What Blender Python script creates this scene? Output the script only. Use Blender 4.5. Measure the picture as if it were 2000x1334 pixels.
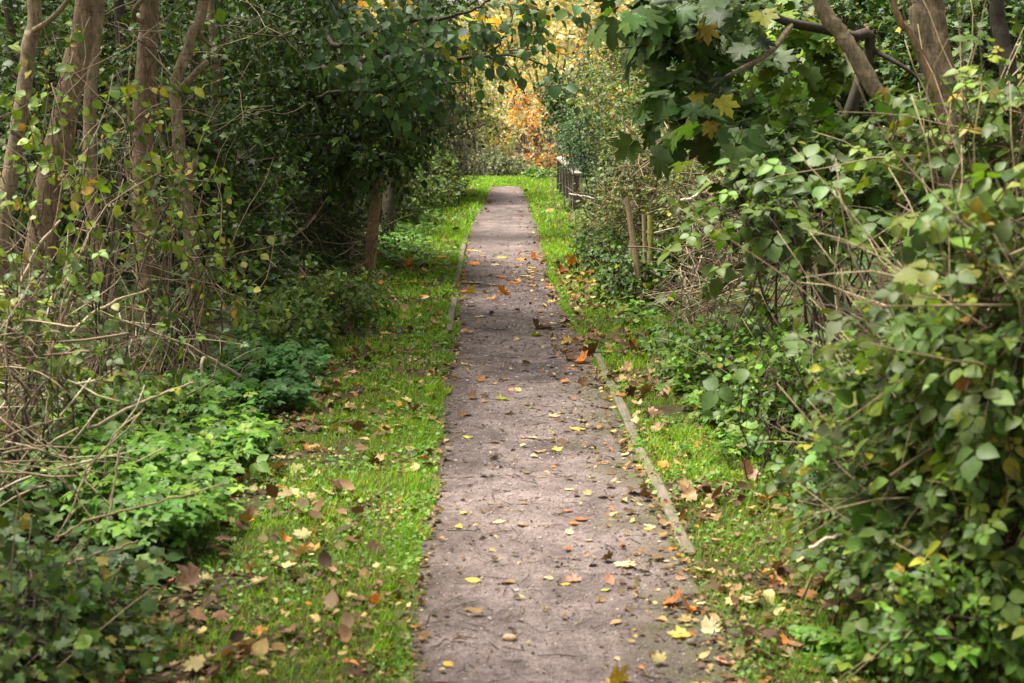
import bpy, math, random
import numpy as np
from mathutils import Vector, Matrix

# ------------------------------------------------------------------ scene, camera, light, exposure
sc = bpy.context.scene
for o in list(bpy.data.objects):
    bpy.data.objects.remove(o)
sc.render.engine = 'CYCLES'
sc.cycles.max_bounces = 7
sc.cycles.diffuse_bounces = 3
sc.cycles.glossy_bounces = 2
sc.cycles.transmission_bounces = 4
sc.cycles.use_denoising = True
sc.view_settings.view_transform = 'Standard'
sc.view_settings.look = 'None'
sc.view_settings.gamma = 1.0
sc.view_settings.use_curve_mapping = False
sc.view_settings.exposure = 1.55

EYE = 1.75
F = 60.0 / 36.0 * 2000.0                     # focal length in photo pixels
PITCH = math.atan((667 - 171) / F)
YAW = math.radians(1.03)
cam_d = bpy.data.cameras.new('camera')
cam_d.lens = 60.0
cam_d.sensor_width = 36.0
cam_d.clip_start = 0.1
cam_d.clip_end = 2000.0
cam_d.dof.use_dof = True
cam_d.dof.focus_distance = 14.0
cam_d.dof.aperture_fstop = 5.6
cam = bpy.data.objects.new('camera', cam_d)
sc.collection.objects.link(cam)
cam.location = (0, 0, EYE)
cam.rotation_euler = (math.pi / 2 - PITCH, 0, -YAW)
sc.camera = cam
CAM_R = np.array(cam.rotation_euler.to_matrix())

SUN_EL, SUN_AZ = math.radians(70), math.radians(-70)   # azimuth from +Y towards +X
w = bpy.data.worlds.new('World')
sc.world = w
w.use_nodes = True
nt = w.node_tree
nt.nodes.clear()
sky = nt.nodes.new('ShaderNodeTexSky')
sky.sky_type = 'NISHITA'
sky.sun_disc = False
sky.sun_elevation = SUN_EL
sky.sun_rotation = SUN_AZ
sky.air_density = 1.0
sky.dust_density = 3.0
hs = nt.nodes.new('ShaderNodeHueSaturation')
hs.inputs['Saturation'].default_value = 0.0       # cloud cover greys the sky
bg = nt.nodes.new('ShaderNodeBackground')
bg.inputs['Strength'].default_value = 0.072
wo = nt.nodes.new('ShaderNodeOutputWorld')
nt.links.new(sky.outputs['Color'], hs.inputs['Color'])
nt.links.new(hs.outputs['Color'], bg.inputs['Color'])
nt.links.new(bg.outputs['Background'], wo.inputs['Surface'])

sd = bpy.data.lights.new('sun', 'SUN')
sd.energy = 4.0
sd.angle = math.radians(18)
sd.color = (1.0, 0.95, 0.84)
sun = bpy.data.objects.new('sun', sd)
sc.collection.objects.link(sun)
sdir = Vector((math.sin(SUN_AZ) * math.cos(SUN_EL), math.cos(SUN_AZ) * math.cos(SUN_EL), math.sin(SUN_EL)))
sun.rotation_euler = sdir.to_track_quat('Z', 'Y').to_euler()
sun.location = (0, 0, 30)

rng = np.random.default_rng(7)
random.seed(7)
C = sc.collection


# ------------------------------------------------------------------ geometry helpers
def at(px, py, d):
    """world point that lies at depth d (metres in front of the camera) and is seen at photo pixel px, py"""
    v = np.array([(px - 1000) / F * d, (667 - py) / F * d, -d])
    return CAM_R @ v + np.array([0, 0, EYE])


def G(px, py, z=0.0):
    v = CAM_R @ np.array([(px - 1000) / F, (667 - py) / F, -1.0])
    k = (z - EYE) / v[2]
    return np.array([0, 0, EYE]) + v * k


def X_of(px, d):
    return (px - 940) / F * d


def Z_of(py, d):
    return EYE - (py - 171) / F * d


def unit(v):
    v = np.asarray(v, float)
    return v / np.maximum(np.linalg.norm(v, axis=-1, keepdims=True), 1e-9)


_perm = np.random.default_rng(3).random((256, 256))


def vnoise(x, y, s=1.0, off=0):
    x = np.asarray(x, float) * s + 31.7 + off * 17.3
    y = np.asarray(y, float) * s + 11.3 + off * 9.1
    xi, yi = np.floor(x).astype(int), np.floor(y).astype(int)
    fx, fy = x - xi, y - yi
    fx, fy = fx * fx * (3 - 2 * fx), fy * fy * (3 - 2 * fy)
    p = lambda a, b: _perm[a & 255, b & 255]
    return (p(xi, yi) * (1 - fx) + p(xi + 1, yi) * fx) * (1 - fy) + (p(xi, yi + 1) * (1 - fx) + p(xi + 1, yi + 1) * fx) * fy


def sstep(a, b, x):
    t = np.clip((np.asarray(x, float) - a) / (b - a), 0, 1)
    return t * t * (3 - 2 * t)


ORG = {}


class Acc:
    def __init__(s):
        s.V, s.T, s.Q, s.C, s.n = [], [], [], [], 0

    def add(s, V, tris, quads, col):
        N, k, _ = V.shape
        if N == 0:
            return
        b = s.n + np.arange(N)[:, None, None] * k
        if len(tris):
            s.T.append((b + np.asarray(tris)[None]).reshape(-1, 3))
        if len(quads):
            s.Q.append((b + np.asarray(quads)[None]).reshape(-1, 4))
        s.V.append(V.reshape(-1, 3))
        col = np.asarray(col, float)
        if col.ndim == 1:
            col = np.tile(col, (N, 1))
        s.C.append(np.repeat(col, k, axis=0))
        s.n += N * k

    def mesh(s, name, mat, org=(0, 0, 0), smooth=True):
        me = bpy.data.meshes.new(name)
        if s.n:
            V = np.concatenate(s.V) - np.asarray(org)[None]
            T = np.concatenate(s.T) if s.T else np.zeros((0, 3), int)
            Q = np.concatenate(s.Q) if s.Q else np.zeros((0, 4), int)
            me.vertices.add(len(V))
            me.vertices.foreach_set('co', V.astype(np.float32).ravel())
            li = np.concatenate([T.ravel(), Q.ravel()]).astype(np.int32)
            me.loops.add(len(li))
            me.loops.foreach_set('vertex_index', li)
            n = len(T) + len(Q)
            me.polygons.add(n)
            st = np.concatenate([np.arange(len(T)) * 3, len(T) * 3 + np.arange(len(Q)) * 4]).astype(np.int32)
            me.polygons.foreach_set('loop_start', st)
            me.polygons.foreach_set('loop_total', np.concatenate([np.full(len(T), 3), np.full(len(Q), 4)]).astype(np.int32))
            me.update(calc_edges=True)
            me.polygons.foreach_set('use_smooth', np.full(n, smooth))
            a = me.attributes.new('tint', 'FLOAT_COLOR', 'POINT')
            c = np.concatenate(s.C)
            a.data.foreach_set('color', np.concatenate([c, np.ones((len(c), 1))], axis=1).astype(np.float32).ravel())
        me.materials.append(mat)
        return me

    def build(s, name, mat, parent=None, smooth=True, org=None):
        if not s.n:
            return None
        o_ = ORG.get(parent.name, np.zeros(3)) if parent else (np.zeros(3) if org is None else np.asarray(org, float))
        ob = bpy.data.objects.new(name, s.mesh(name, mat, o_, smooth))
        C.objects.link(ob)
        if parent:
            ob.parent = parent
        else:
            ob.location = o_
        ORG[ob.name] = o_
        return ob


def tag(o, label=None, cat=None, group=None, kind=None):
    if label:
        o['label'] = label
    if cat:
        o['category'] = cat
    if group:
        o['group'] = group
    if kind:
        o['kind'] = kind
    return o


def thing(name, label, cat, loc, group=None):
    o = bpy.data.objects.new(name, None)
    o.empty_display_size = 0.1
    C.objects.link(o)
    o.location = loc
    ORG[o.name] = np.asarray(loc, float)
    return tag(o, label, cat, group)


def tubes(acc, P, R, sides=3, col=(.2, .15, .1), bump=0.0):
    """P (M,K,3), R (M,K): one tapered tube for each row"""
    P = np.asarray(P, float)
    R = np.asarray(R, float)
    if P.ndim == 2:
        P, R = P[None], R[None]
    M, K, _ = P.shape
    T = np.empty_like(P)
    T[:, 1:-1] = P[:, 2:] - P[:, :-2]
    T[:, 0] = P[:, 1] - P[:, 0]
    T[:, -1] = P[:, -1] - P[:, -2]
    T = unit(T)
    mean = unit(P[:, -1] - P[:, 0])
    ref = np.where(np.abs(mean[:, 2:3]) > .8, np.array([[1., 0, 0]]), np.array([[0., 0, 1]]))
    U = unit(np.cross(T, ref[:, None]))
    W = np.cross(T, U)
    a = np.arange(sides) / sides * 2 * math.pi
    RR = R[:, :, None] * np.ones(sides)
    if bump:
        RR = RR * (1 + bump * (rng.random((M, K, sides)) - .5))
    V = P[:, :, None] + RR[..., None] * (np.cos(a)[None, None, :, None] * U[:, :, None] + np.sin(a)[None, None, :, None] * W[:, :, None])
    q = []
    for k in range(K - 1):
        for j in range(sides):
            q.append([k * sides + j, k * sides + (j + 1) % sides, (k + 1) * sides + (j + 1) % sides, (k + 1) * sides + j])
    tr = []
    for j in range(1, sides - 1):
        tr.append([0, j + 1, j])
        e = (K - 1) * sides
        tr.append([e, e + j, e + j + 1])
    acc.add(V.reshape(M, K * sides, 3), np.array(tr), np.array(q), col)


def spline(pts, n):
    """Catmull-Rom through pts, n samples"""
    P = np.asarray(pts, float)
    P = np.concatenate([[2 * P[0] - P[1]], P, [2 * P[-1] - P[-2]]])
    out = []
    for u in np.linspace(0, len(pts) - 1 - 1e-6, n):
        i = int(u)
        t = u - i
        a, b, c, d = P[i], P[i + 1], P[i + 2], P[i + 3]
        out.append(.5 * ((2 * b) + (c - a) * t + (2 * a - 5 * b + 4 * c - d) * t * t + (3 * b - a - 3 * c + d) * t ** 3))
    return np.array(out)


def lim(start, d, L, K=7, wig=.12, sag=0.0):
    """a crooked limb: K points"""
    d = unit(d)
    p = [np.asarray(start, float)]
    for k in range(K - 1):
        d = unit(d + rng.normal(0, wig, 3) + np.array([0, 0, -sag]))
        p.append(p[-1] + d * L / (K - 1))
    return np.array(p)


# ------------------------------------------------------------------ leaf shapes (base at the origin, tip along +Y, upper side +Z)
def t_ovate(w=.36, fold=.25, curl=.15, tw=0.0):
    rows = [(.18, .72), (.42, 1.0), (.7, .72)]
    v = [(0, 0, 0)]
    for y, k in rows:
        for sx in (-1, 0, 1):
            v.append((sx * w * k, y, abs(sx) * fold * w * k))
    v.append((0, 1, 0))
    v = np.array(v, float)
    v[:, 2] -= curl * v[:, 1] ** 2
    v[:, 2] += tw * v[:, 0] * (v[:, 1] - .4)
    tris = [(0, 2, 1), (0, 3, 2), (7, 8, 10), (8, 9, 10)]
    quads = []
    for r in (1, 4):
        quads += [(r, r + 1, r + 4, r + 3), (r + 1, r + 2, r + 5, r + 4)]
    return v, np.array(tris), np.array(quads)


def t_low(w=.3, fold=.25):
    v = np.array([(0, 0, 0), (-w, .45, fold * w), (0, 1, -.12), (w, .45, fold * w)], float)
    return v, np.array([(0, 2, 1), (0, 3, 2)]), np.zeros((0, 4), int)


def t_fan(half, c, fold=.2, curl=.2, jit=.0, seed=0):
    r = np.random.default_rng(seed)
    right = list(half)
    left = [(-x, y) for x, y in reversed(half) if abs(x) > 1e-6]
    out = right + left
    v = np.array([(x, y, 0) for x, y in out] + [(c[0], c[1], 0)], float)
    v[:, 2] = fold * np.abs(v[:, 0]) - curl * v[:, 1] ** 2 + r.normal(0, jit, len(v))
    n = len(out)
    return v, np.array([(n, (i + 1) % n, i) for i in range(n)]), np.zeros((0, 4), int)


MAPLE = [(0, 1), (.09, .84), (.21, .77), (.16, .58), (.33, .69), (.52, .75), (.46, .56), (.50, .45), (.32, .36), (.44, .29), (.56, .17), (.34, .09), (.18, -.03), (0, .05)]
IVY = [(0, 1), (.14, .64), (.43, .58), (.32, .33), (.38, .08), (.16, -.06), (0, .05)]


def t_combine(parts):
    """parts: (template, rotation about z, offset, scale)"""
    V, T, Q, n = [], [], [], 0
    for (v, t, q), a, off, s in parts:
        c, si = math.cos(a), math.sin(a)
        R = np.array([[c, -si, 0], [si, c, 0], [0, 0, 1]])
        V.append((v * s) @ R.T + np.asarray(off))
        if len(t):
            T.append(t + n)
        if len(q):
            Q.append(q + n)
        n += len(v)
    return np.concatenate(V), np.concatenate(T), (np.concatenate(Q) if Q else np.zeros((0, 4), int))


OV = [t_ovate(.36, .25, .12), t_ovate(.33, .4, .3, .3), t_ovate(.38, .1, .05, -.3)]
ROUND = [t_ovate(.46, .18, .15), t_ovate(.43, .3, .25, .3), t_ovate(.48, .08, .05, -.25)]
LANCE = [t_ovate(.22, .3, .25), t_ovate(.2, .4, .45, .3), t_ovate(.24, .15, .1, -.3)]
LOW = [t_low(.32, .25), t_low(.26, .45), t_low(.38, .1)]
SYC = [t_fan(MAPLE, (0, .36), .12, .22, .012, 1), t_fan(MAPLE, (0, .36), .28, .1, .02, 2), t_fan(MAPLE, (0, .36), -.1, .3, .02, 3)]
IVYL = [t_fan(IVY, (0, .32), .12, .12, .01, 4), t_fan(IVY, (0, .32), .25, .2, .01, 5), t_fan(IVY, (0, .32), -.05, .1, .015, 6)]


def tri_leaf(a, b, c, side=1.15):
    return t_combine([(a, 0, (0, .35, 0), .65), (b, side, (-.02, .3, 0), .52), (c, -side, (.02, .3, 0), .52)])


BL = [t_ovate(.39, .2, .22), t_ovate(.36, .35, .35, .35), t_ovate(.41, .1, .1, -.3)]


def bram(a, b, c, side):
    return t_combine([(a, 0, (0, .42, 0), .6), (b, side, (-.03, .3, .02), .5), (c, -side, (.03, .3, .02), .5)])


BRAM = [bram(BL[0], BL[1], BL[2], 1.35), bram(BL[1], BL[2], BL[0], 1.55), bram(BL[2], BL[0], BL[1], 1.25),
        t_combine([(BL[0], 0, (0, .1, 0), .62)]), t_combine([(BL[1], 0, (0, .1, 0), .55)])]
ELDER = [t_combine([(OV[0], 0, (0, .42, 0), .58), (OV[1], 1.2, (-.02, .4, 0), .5), (OV[2], -1.2, (.02, .4, 0), .5),
                    (OV[1], 2.0, (-.02, .25, 0), .42), (OV[0], -2.0, (.02, .25, 0), .42)]), tri_leaf(OV[0], OV[2], OV[1])]


def pick(pal, n):
    c = np.array([p[0] for p in pal], float)
    wt = np.array([p[1] for p in pal], float)
    i = rng.choice(len(pal), n, p=wt / wt.sum())
    col = c[i]
    return np.clip(col * np.exp(rng.normal(0, .2, (n, 1))) * np.exp(rng.normal(0, .08, (n, 3))), .004, .9)


def place(acc, tms, pos, yd, nd, size, col):
    yd = unit(yd)
    x = unit(np.cross(yd, nd))
    n = np.cross(x, yd)
    size = np.broadcast_to(np.asarray(size, float), (len(pos),))
    which = rng.integers(0, len(tms), len(pos))
    for i, (v, t, q) in enumerate(tms):
        m = which == i
        if not m.any():
            continue
        V = (v[None, :, 0:1] * x[m, None] + v[None, :, 1:2] * yd[m, None] + v[None, :, 2:3] * n[m, None]) * size[m, None, None] + pos[m, None]
        acc.add(V, t, q, col[m])


def sprays(LA, TA, base, dirs, L, nl, tms, size, pal, nb=(0, 0, 1), njit=.45, droop=.25, spread=1.0, twr=.003, tcol=(.10, .07, .05), sjit=.36, ydown=.15):
    M = len(base)
    if M == 0:
        return
    L = np.broadcast_to(np.asarray(L, float), (M,)) * (.7 + .6 * rng.random(M))
    dirs = unit(dirs)
    t = np.linspace(0, 1, 5)
    dz = np.array([0, 0, -1.0])
    bend = rng.normal(0, .12, (M, 3)) + dz * droop
    P = base[:, None] + dirs[:, None] * (L[:, None] * t[None])[..., None] + bend[:, None] * (L[:, None] * (t ** 2)[None])[..., None]
    tubes(TA, P, np.broadcast_to(twr * (1 - .75 * t), (M, 5)), 3, np.array(tcol) * (.6 + .8 * rng.random((M, 1))))
    ml = np.repeat(np.arange(M), nl)
    j = np.tile(np.arange(nl), M)
    tl = (.12 + .88 * (j + .6 * rng.random(len(j))) / nl)[:, None]
    tl = np.minimum(tl, 1.0)
    pos = base[ml] + dirs[ml] * (L[ml][:, None] * tl) + bend[ml] * (L[ml][:, None] * tl ** 2)
    tan = unit(dirs[ml] + 2 * bend[ml] * tl)
    nrm = unit(np.asarray(nb, float)[None] + rng.normal(0, njit, (len(ml), 3)))
    lat = unit(np.cross(tan, nrm)) * np.where(j % 2 == 0, 1, -1)[:, None]
    last = (j == nl - 1)[:, None]
    yd = np.where(last, tan, tan * .55 + lat * spread * (.5 + rng.random((len(ml), 1)))) + rng.normal(0, .2, (len(ml), 3)) + dz * ydown
    sz = size * np.clip(1 + rng.normal(0, sjit, len(ml)), .45, 1.6)
    tone = np.exp(rng.normal(0, .12, (M, 1)))[ml]
    place(LA, tms, pos, yd, nrm, sz, np.clip(pick(pal, len(ml)) * tone, .004, .9))


# ------------------------------------------------------------------ materials
def new_mat(name):
    m = bpy.data.materials.new(name)
    m.use_nodes = True
    n = m.node_tree.nodes
    n.clear()
    out = n.new('ShaderNodeOutputMaterial')
    return m, n, m.node_tree.links, out


def N(n, t, **kw):
    x = n.new(t)
    for k, v in kw.items():
        if hasattr(x, k):
            setattr(x, k, v)
        else:
            x.inputs[k].default_value = v
    return x


def noise(n, l, vec, scale, detail=4, rough=.55):
    t = N(n, 'ShaderNodeTexNoise', Scale=scale, Detail=detail, Roughness=rough)
    l.new(vec, t.inputs['Vector'])
    return t.outputs['Fac']


def ramp(n, l, fac, stops, interp='LINEAR'):
    r = n.new('ShaderNodeValToRGB')
    r.color_ramp.interpolation = interp
    e = r.color_ramp.elements
    while len(e) < len(stops):
        e.new(.5)
    for i, (p, c) in enumerate(stops):
        e[i].position = p
        c = (c, c, c) if isinstance(c, (int, float)) else c
        e[i].color = (*c, 1)
    l.new(fac, r.inputs['Fac'])
    return r.outputs['Color']


def mix(n, l, fac, a, b, mode='MIX'):
    m = n.new('ShaderNodeMix')
    m.data_type = 'RGBA'
    m.blend_type = mode
    for s, v in ((m.inputs[0], fac), (m.inputs[6], a), (m.inputs[7], b)):
        if isinstance(v, (int, float)):
            s.default_value = v
        elif isinstance(v, tuple):
            s.default_value = (*v, 1)
        else:
            l.new(v, s)
    return m.outputs[2]


def leaf_mat(name, rough=.45, trans=.3, spec=.5, back=1.25, mottle=.35, mscale=60, rand=0.0):
    m, n, l, out = new_mat(name)
    a = N(n, 'ShaderNodeAttribute', attribute_name='tint')
    tc = n.new('ShaderNodeTexCoord')
    nf = noise(n, l, tc.outputs['Object'], mscale, 3)
    col = mix(n, l, mottle, a.outputs['Color'], ramp(n, l, nf, [(.3, .45), (.7, 1.5)]), 'MULTIPLY')
    if rand:
        oi = n.new('ShaderNodeObjectInfo')
        col = mix(n, l, rand, col, ramp(n, l, oi.outputs['Random'], [(0, .5), (1, 1.4)]), 'MULTIPLY')
    geo = n.new('ShaderNodeNewGeometry')
    pale = mix(n, l, 1.0, col, (back, back, back * 1.05), 'MULTIPLY')
    col2 = mix(n, l, geo.outputs['Backfacing'], col, pale)
    p = N(n, 'ShaderNodeBsdfPrincipled', Roughness=rough)
    p.inputs['Specular IOR Level'].default_value = spec
    l.new(col2, p.inputs['Base Color'])
    sh = p.outputs['BSDF']
    if trans:
        tr = n.new('ShaderNodeBsdfTranslucent')
        l.new(mix(n, l, 1.0, col, (1.5, 1.6, .6), 'MULTIPLY'), tr.inputs['Color'])
        mx = N(n, 'ShaderNodeMixShader', Fac=trans)
        l.new(p.outputs['BSDF'], mx.inputs[1])
        l.new(tr.outputs['BSDF'], mx.inputs[2])
        sh = mx.outputs[0]
    l.new(sh, out.inputs['Surface'])
    return m


def simple_mat(name, rough=.8):
    m, n, l, out = new_mat(name)
    a = N(n, 'ShaderNodeAttribute', attribute_name='tint')
    tc = n.new('ShaderNodeTexCoord')
    nf = noise(n, l, tc.outputs['Object'], 45, 4, .65)
    col = mix(n, l, .7, a.outputs['Color'], ramp(n, l, nf, [(.3, .4), (.7, 1.5)]), 'MULTIPLY')
    p = N(n, 'ShaderNodeBsdfPrincipled', Roughness=rough)
    p.inputs['Specular IOR Level'].default_value = .25
    l.new(col, p.inputs['Base Color'])
    l.new(p.outputs['BSDF'], out.inputs['Surface'])
    return m


def bark_mat(name, c1, c2, green=.25):
    m, n, l, out = new_mat(name)
    tc = n.new('ShaderNodeTexCoord')
    mp = N(n, 'ShaderNodeMapping')
    mp.inputs['Scale'].default_value = (1, 1, .22)
    l.new(tc.outputs['Object'], mp.inputs['Vector'])
    f1 = noise(n, l, mp.outputs['Vector'], 55, 6, .7)
    f2 = noise(n, l, tc.outputs['Object'], 7, 4, .6)
    mp2 = N(n, 'ShaderNodeMapping')
    mp2.inputs['Scale'].default_value = (.5, .5, 3.0)
    l.new(tc.outputs['Object'], mp2.inputs['Vector'])
    f3 = noise(n, l, mp2.outputs['Vector'], 14, 4, .6)
    col = ramp(n, l, f1, [(.3, c2), (.62, c1)])
    col = mix(n, l, ramp(n, l, f2, [(.42, 0.0), (.62, green)]), col, (.10, .115, .05))
    col = mix(n, l, ramp(n, l, f3, [(.56, 0.0), (.66, .6)]), col, c2)
    mpw = N(n, 'ShaderNodeMapping')
    mpw.inputs['Location'].default_value = (4, 2, 7)
    l.new(tc.outputs['Object'], mpw.inputs['Vector'])
    f4 = noise(n, l, mpw.outputs['Vector'], 11, 3, .6)
    col = mix(n, l, ramp(n, l, f4, [(.6, 0.0), (.68, .45)]), col, tuple(min(1, x * 1.7) for x in c1))
    p = N(n, 'ShaderNodeBsdfPrincipled', Roughness=.85)
    p.inputs['Specular IOR Level'].default_value = .25
    l.new(col, p.inputs['Base Color'])
    b = N(n, 'ShaderNodeBump', Strength=.7, Distance=.012)
    l.new(f1, b.inputs['Height'])
    l.new(b.outputs['Normal'], p.inputs['Normal'])
    l.new(p.outputs['BSDF'], out.inputs['Surface'])
    return m


def wood_mat(name, c1, c2, moss=.3):
    m, n, l, out = new_mat(name)
    tc = n.new('ShaderNodeTexCoord')
    mp = N(n, 'ShaderNodeMapping')
    mp.inputs['Scale'].default_value = (30, 1.5, 30)
    l.new(tc.outputs['Object'], mp.inputs['Vector'])
    f1 = noise(n, l, mp.outputs['Vector'], 3, 5, .65)
    f2 = noise(n, l, tc.outputs['Object'], 9, 4, .6)
    col = ramp(n, l, f1, [(.3, c2), (.7, c1)])
    col = mix(n, l, ramp(n, l, f2, [(.5, 0.0), (.65, moss)]), col, (.07, .09, .03))
    p = N(n, 'ShaderNodeBsdfPrincipled', Roughness=.85)
    l.new(col, p.inputs['Base Color'])
    b = N(n, 'ShaderNodeBump', Strength=.5, Distance=.004)
    l.new(f1, b.inputs['Height'])
    l.new(b.outputs['Normal'], p.inputs['Normal'])
    l.new(p.outputs['BSDF'], out.inputs['Surface'])
    return m


def soil_mat():
    m, n, l, out = new_mat('soil')
    tc = n.new('ShaderNodeTexCoord')
    v = tc.outputs['Object']
    f1 = noise(n, l, v, 2.2, 5, .6)
    f2 = noise(n, l, v, 38, 5, .7)
    f3 = noise(n, l, v, 9, 4, .6)
    col = ramp(n, l, f2, [(.3, (.022, .014, .009)), (.55, (.06, .038, .022)), (.75, (.12, .075, .04))])
    col = mix(n, l, ramp(n, l, f3, [(.45, 0.0), (.65, .75)]), col, (.035, .06, .012))
    col = mix(n, l, ramp(n, l, f1, [(.5, 0.0), (.7, .4)]), col, (.07, .075, .02))
    p = N(n, 'ShaderNodeBsdfPrincipled', Roughness=.95)
    p.inputs['Specular IOR Level'].default_value = .15
    l.new(col, p.inputs['Base Color'])
    b = N(n, 'ShaderNodeBump', Strength=.8, Distance=.02)
    l.new(f2, b.inputs['Height'])
    l.new(b.outputs['Normal'], p.inputs['Normal'])
    l.new(p.outputs['BSDF'], out.inputs['Surface'])
    return m


def gravel_mat():
    m, n, l, out = new_mat('gravel_path')
    tc = n.new('ShaderNodeTexCoord')
    v = tc.outputs['Object']
    a = N(n, 'ShaderNodeAttribute', attribute_name='tint')       # red: dirt near the edges, green: moss, blue: damp hollow
    sep = n.new('ShaderNodeSeparateColor')
    l.new(a.outputs['Color'], sep.inputs['Color'])
    f1 = noise(n, l, v, 3.0, 5, .6)
    f2 = noise(n, l, v, 75, 4, .75)
    f3 = noise(n, l, v, 22, 5, .65)
    f4 = noise(n, l, v, 190, 2, .7)
    col = ramp(n, l, f1, [(.3, (.105, .076, .070)), (.5, (.185, .139, .128)), (.72, (.29, .223, .207))])
    col = mix(n, l, .9, col, ramp(n, l, f2, [(.28, .35), (.5, 1.0), (.72, 1.45)]), 'MULTIPLY')
    col = mix(n, l, .7, col, ramp(n, l, f4, [(.3, .55), (.7, 1.4)]), 'MULTIPLY')
    col = mix(n, l, .75, col, ramp(n, l, f3, [(.32, .45), (.5, .95), (.7, 1.25)]), 'MULTIPLY')
    dirt = n.new('ShaderNodeMath'); dirt.operation = 'MULTIPLY'
    l.new(sep.outputs['Red'], dirt.inputs[0])
    l.new(ramp(n, l, f3, [(.3, 1.0), (.65, .35)]), dirt.inputs[1])
    col = mix(n, l, dirt.outputs[0], col, (.075, .052, .040))
    mo = n.new('ShaderNodeMath'); mo.operation = 'MULTIPLY'
    l.new(sep.outputs['Green'], mo.inputs[0])
    l.new(ramp(n, l, f3, [(.42, 0.0), (.6, 1.0)]), mo.inputs[1])
    col = mix(n, l, mo.outputs[0], col, (.085, .10, .018))
    col = mix(n, l, sep.outputs['Blue'], col, mix(n, l, .85, col, (.32, .31, .32), 'MULTIPLY'))
    vo = N(n, 'ShaderNodeTexVoronoi', Scale=120)
    l.new(v, vo.inputs['Vector'])
    p = N(n, 'ShaderNodeBsdfPrincipled', Roughness=.8)
    p.inputs['Specular IOR Level'].default_value = .3
    l.new(col, p.inputs['Base Color'])
    add = n.new('ShaderNodeMath'); add.operation = 'ADD'
    l.new(f2, add.inputs[0]); l.new(vo.outputs['Distance'], add.inputs[1])
    b = N(n, 'ShaderNodeBump', Strength=.8, Distance=.008)
    l.new(add.outputs[0], b.inputs['Height'])
    l.new(b.outputs['Normal'], p.inputs['Normal'])
    l.new(p.outputs['BSDF'], out.inputs['Surface'])
    return m


M_SOIL = soil_mat()
M_PATH = gravel_mat()
M_GLOSSY = leaf_mat('glossy_leaf', .48, .18, .2)
M_SOFT = leaf_mat('soft_leaf', .5, .24, .28, 1.3)
M_THIN = leaf_mat('autumn_leaf', .55, .45, .3)
M_GRASS = leaf_mat('grass_blade', .5, .4, .3, 1.0, .2, 8)
M_FALLEN = leaf_mat('fallen_leaf', .6, .12, .3, 1.1, .75, 5, .5)
M_LITTER = leaf_mat('leaf_fragment', .7, .1, .25, 1.0, .5, 40)
M_TWIG = simple_mat('twig_bark')
M_DRY = simple_mat('dry_stem', .7)
M_STONE = simple_mat('grit_stone', .8)
M_BARK = bark_mat('grey_brown_bark', (.31, .21, .13), (.06, .038, .024))
M_BARK_PALE = bark_mat('pale_grey_bark', (.40, .30, .19), (.085, .06, .038), .3)
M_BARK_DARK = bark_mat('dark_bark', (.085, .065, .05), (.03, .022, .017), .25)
M_BARK_TAN = bark_mat('tan_bark', (.42, .275, .15), (.15, .09, .05), .15)
M_BOARD = wood_mat('weathered_board', (.22, .17, .13), (.08, .06, .045), .75)
M_FENCE = wood_mat('fence_timber', (.30, .25, .195), (.12, .095, .07), .4)
M_RAIL = wood_mat('pale_rail_timber', (.42, .37, .31), (.22, .19, .155), .3)
M_STAKE = wood_mat('stake_timber', (.42, .30, .17), (.18, .12, .065), .15)
M_STAKE_MOSSY = wood_mat('mossy_stake', (.36, .36, .05), (.14, .14, .03), .35)

# palettes
DARKG = [((0.0317, 0.068, 0.0102), 5), ((0.0512, 0.095, 0.0127), 4), ((0.0793, 0.13, 0.017), 2), ((0.0244, 0.045, 0.0102), 2)]
IVYP = [((0.0349, 0.0748, 0.014), 5), ((0.0563, 0.105, 0.0187), 4), ((0.0939, 0.143, 0.0262), 2), ((0.215, 0.187, 0.0187), .3)]
MIDG = [((0.0519, 0.102, 0.0101), 5), ((0.0778, 0.132, 0.0145), 4), ((0.114, 0.162, 0.0159), 2), ((0.204, 0.178, 0.0213), .5)]
LIME = [((0.142, 0.212, 0.014), 4), ((0.197, 0.263, 0.0217), 3), ((0.093, 0.162, 0.0171), 3), ((0.269, 0.238, 0.0275), 1.0), ((0.304, 0.178, 0.0367), .35)]
BRAMP = [((0.0738, 0.125, 0.0192), 5), ((0.103, 0.161, 0.022), 4), ((0.059, 0.0968, 0.0206), 3), ((0.148, 0.202, 0.0206), 2.2), ((0.226, 0.209, 0.0202), .7), ((0.29, 0.169, 0.0242), .22)]
SYCP = [((0.0464, 0.088, 0.017), 5), ((0.0671, 0.12, 0.0213), 4), ((0.0915, 0.15, 0.0238), 2), ((0.32, 0.27, 0.03), .25)]
HEDGE = [((0.0695, 0.119, 0.0145), 5), ((0.104, 0.157, 0.0194), 4), ((0.151, 0.18, 0.0202), 2.5), ((0.285, 0.218, 0.0285), 1.0), ((0.19, 0.114, 0.038), .6)]
GREY = [((0.0915, 0.12, 0.0467), 5), ((0.134, 0.15, 0.0595), 4), ((0.207, 0.2, 0.0935), 2), ((0.0671, 0.085, 0.0255), 3)]
ELDERP = [((.085, .185, .016), 5), ((.125, .24, .022), 4), ((.06, .135, .016), 3), ((.18, .27, .03), 1)]
YELLOW = [((0.66, 0.4, 0.02), 5), ((0.56, 0.44, 0.04), 3), ((0.4, 0.4, 0.05), 2), ((0.68, 0.29, 0.02), 1)]
ORANGE = [((0.68, 0.22, 0.02), 5), ((0.72, 0.34, 0.04), 4), ((0.66, 0.43, 0.09), 3), ((0.5, 0.14, 0.02), 1)]
PEACH = [((0.66, 0.42, 0.17), 4), ((0.6, 0.5, 0.16), 4), ((0.464, 0.42, 0.0935), 3), ((0.68, 0.33, 0.08), 2), ((0.342, 0.34, 0.068), 2)]
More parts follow.
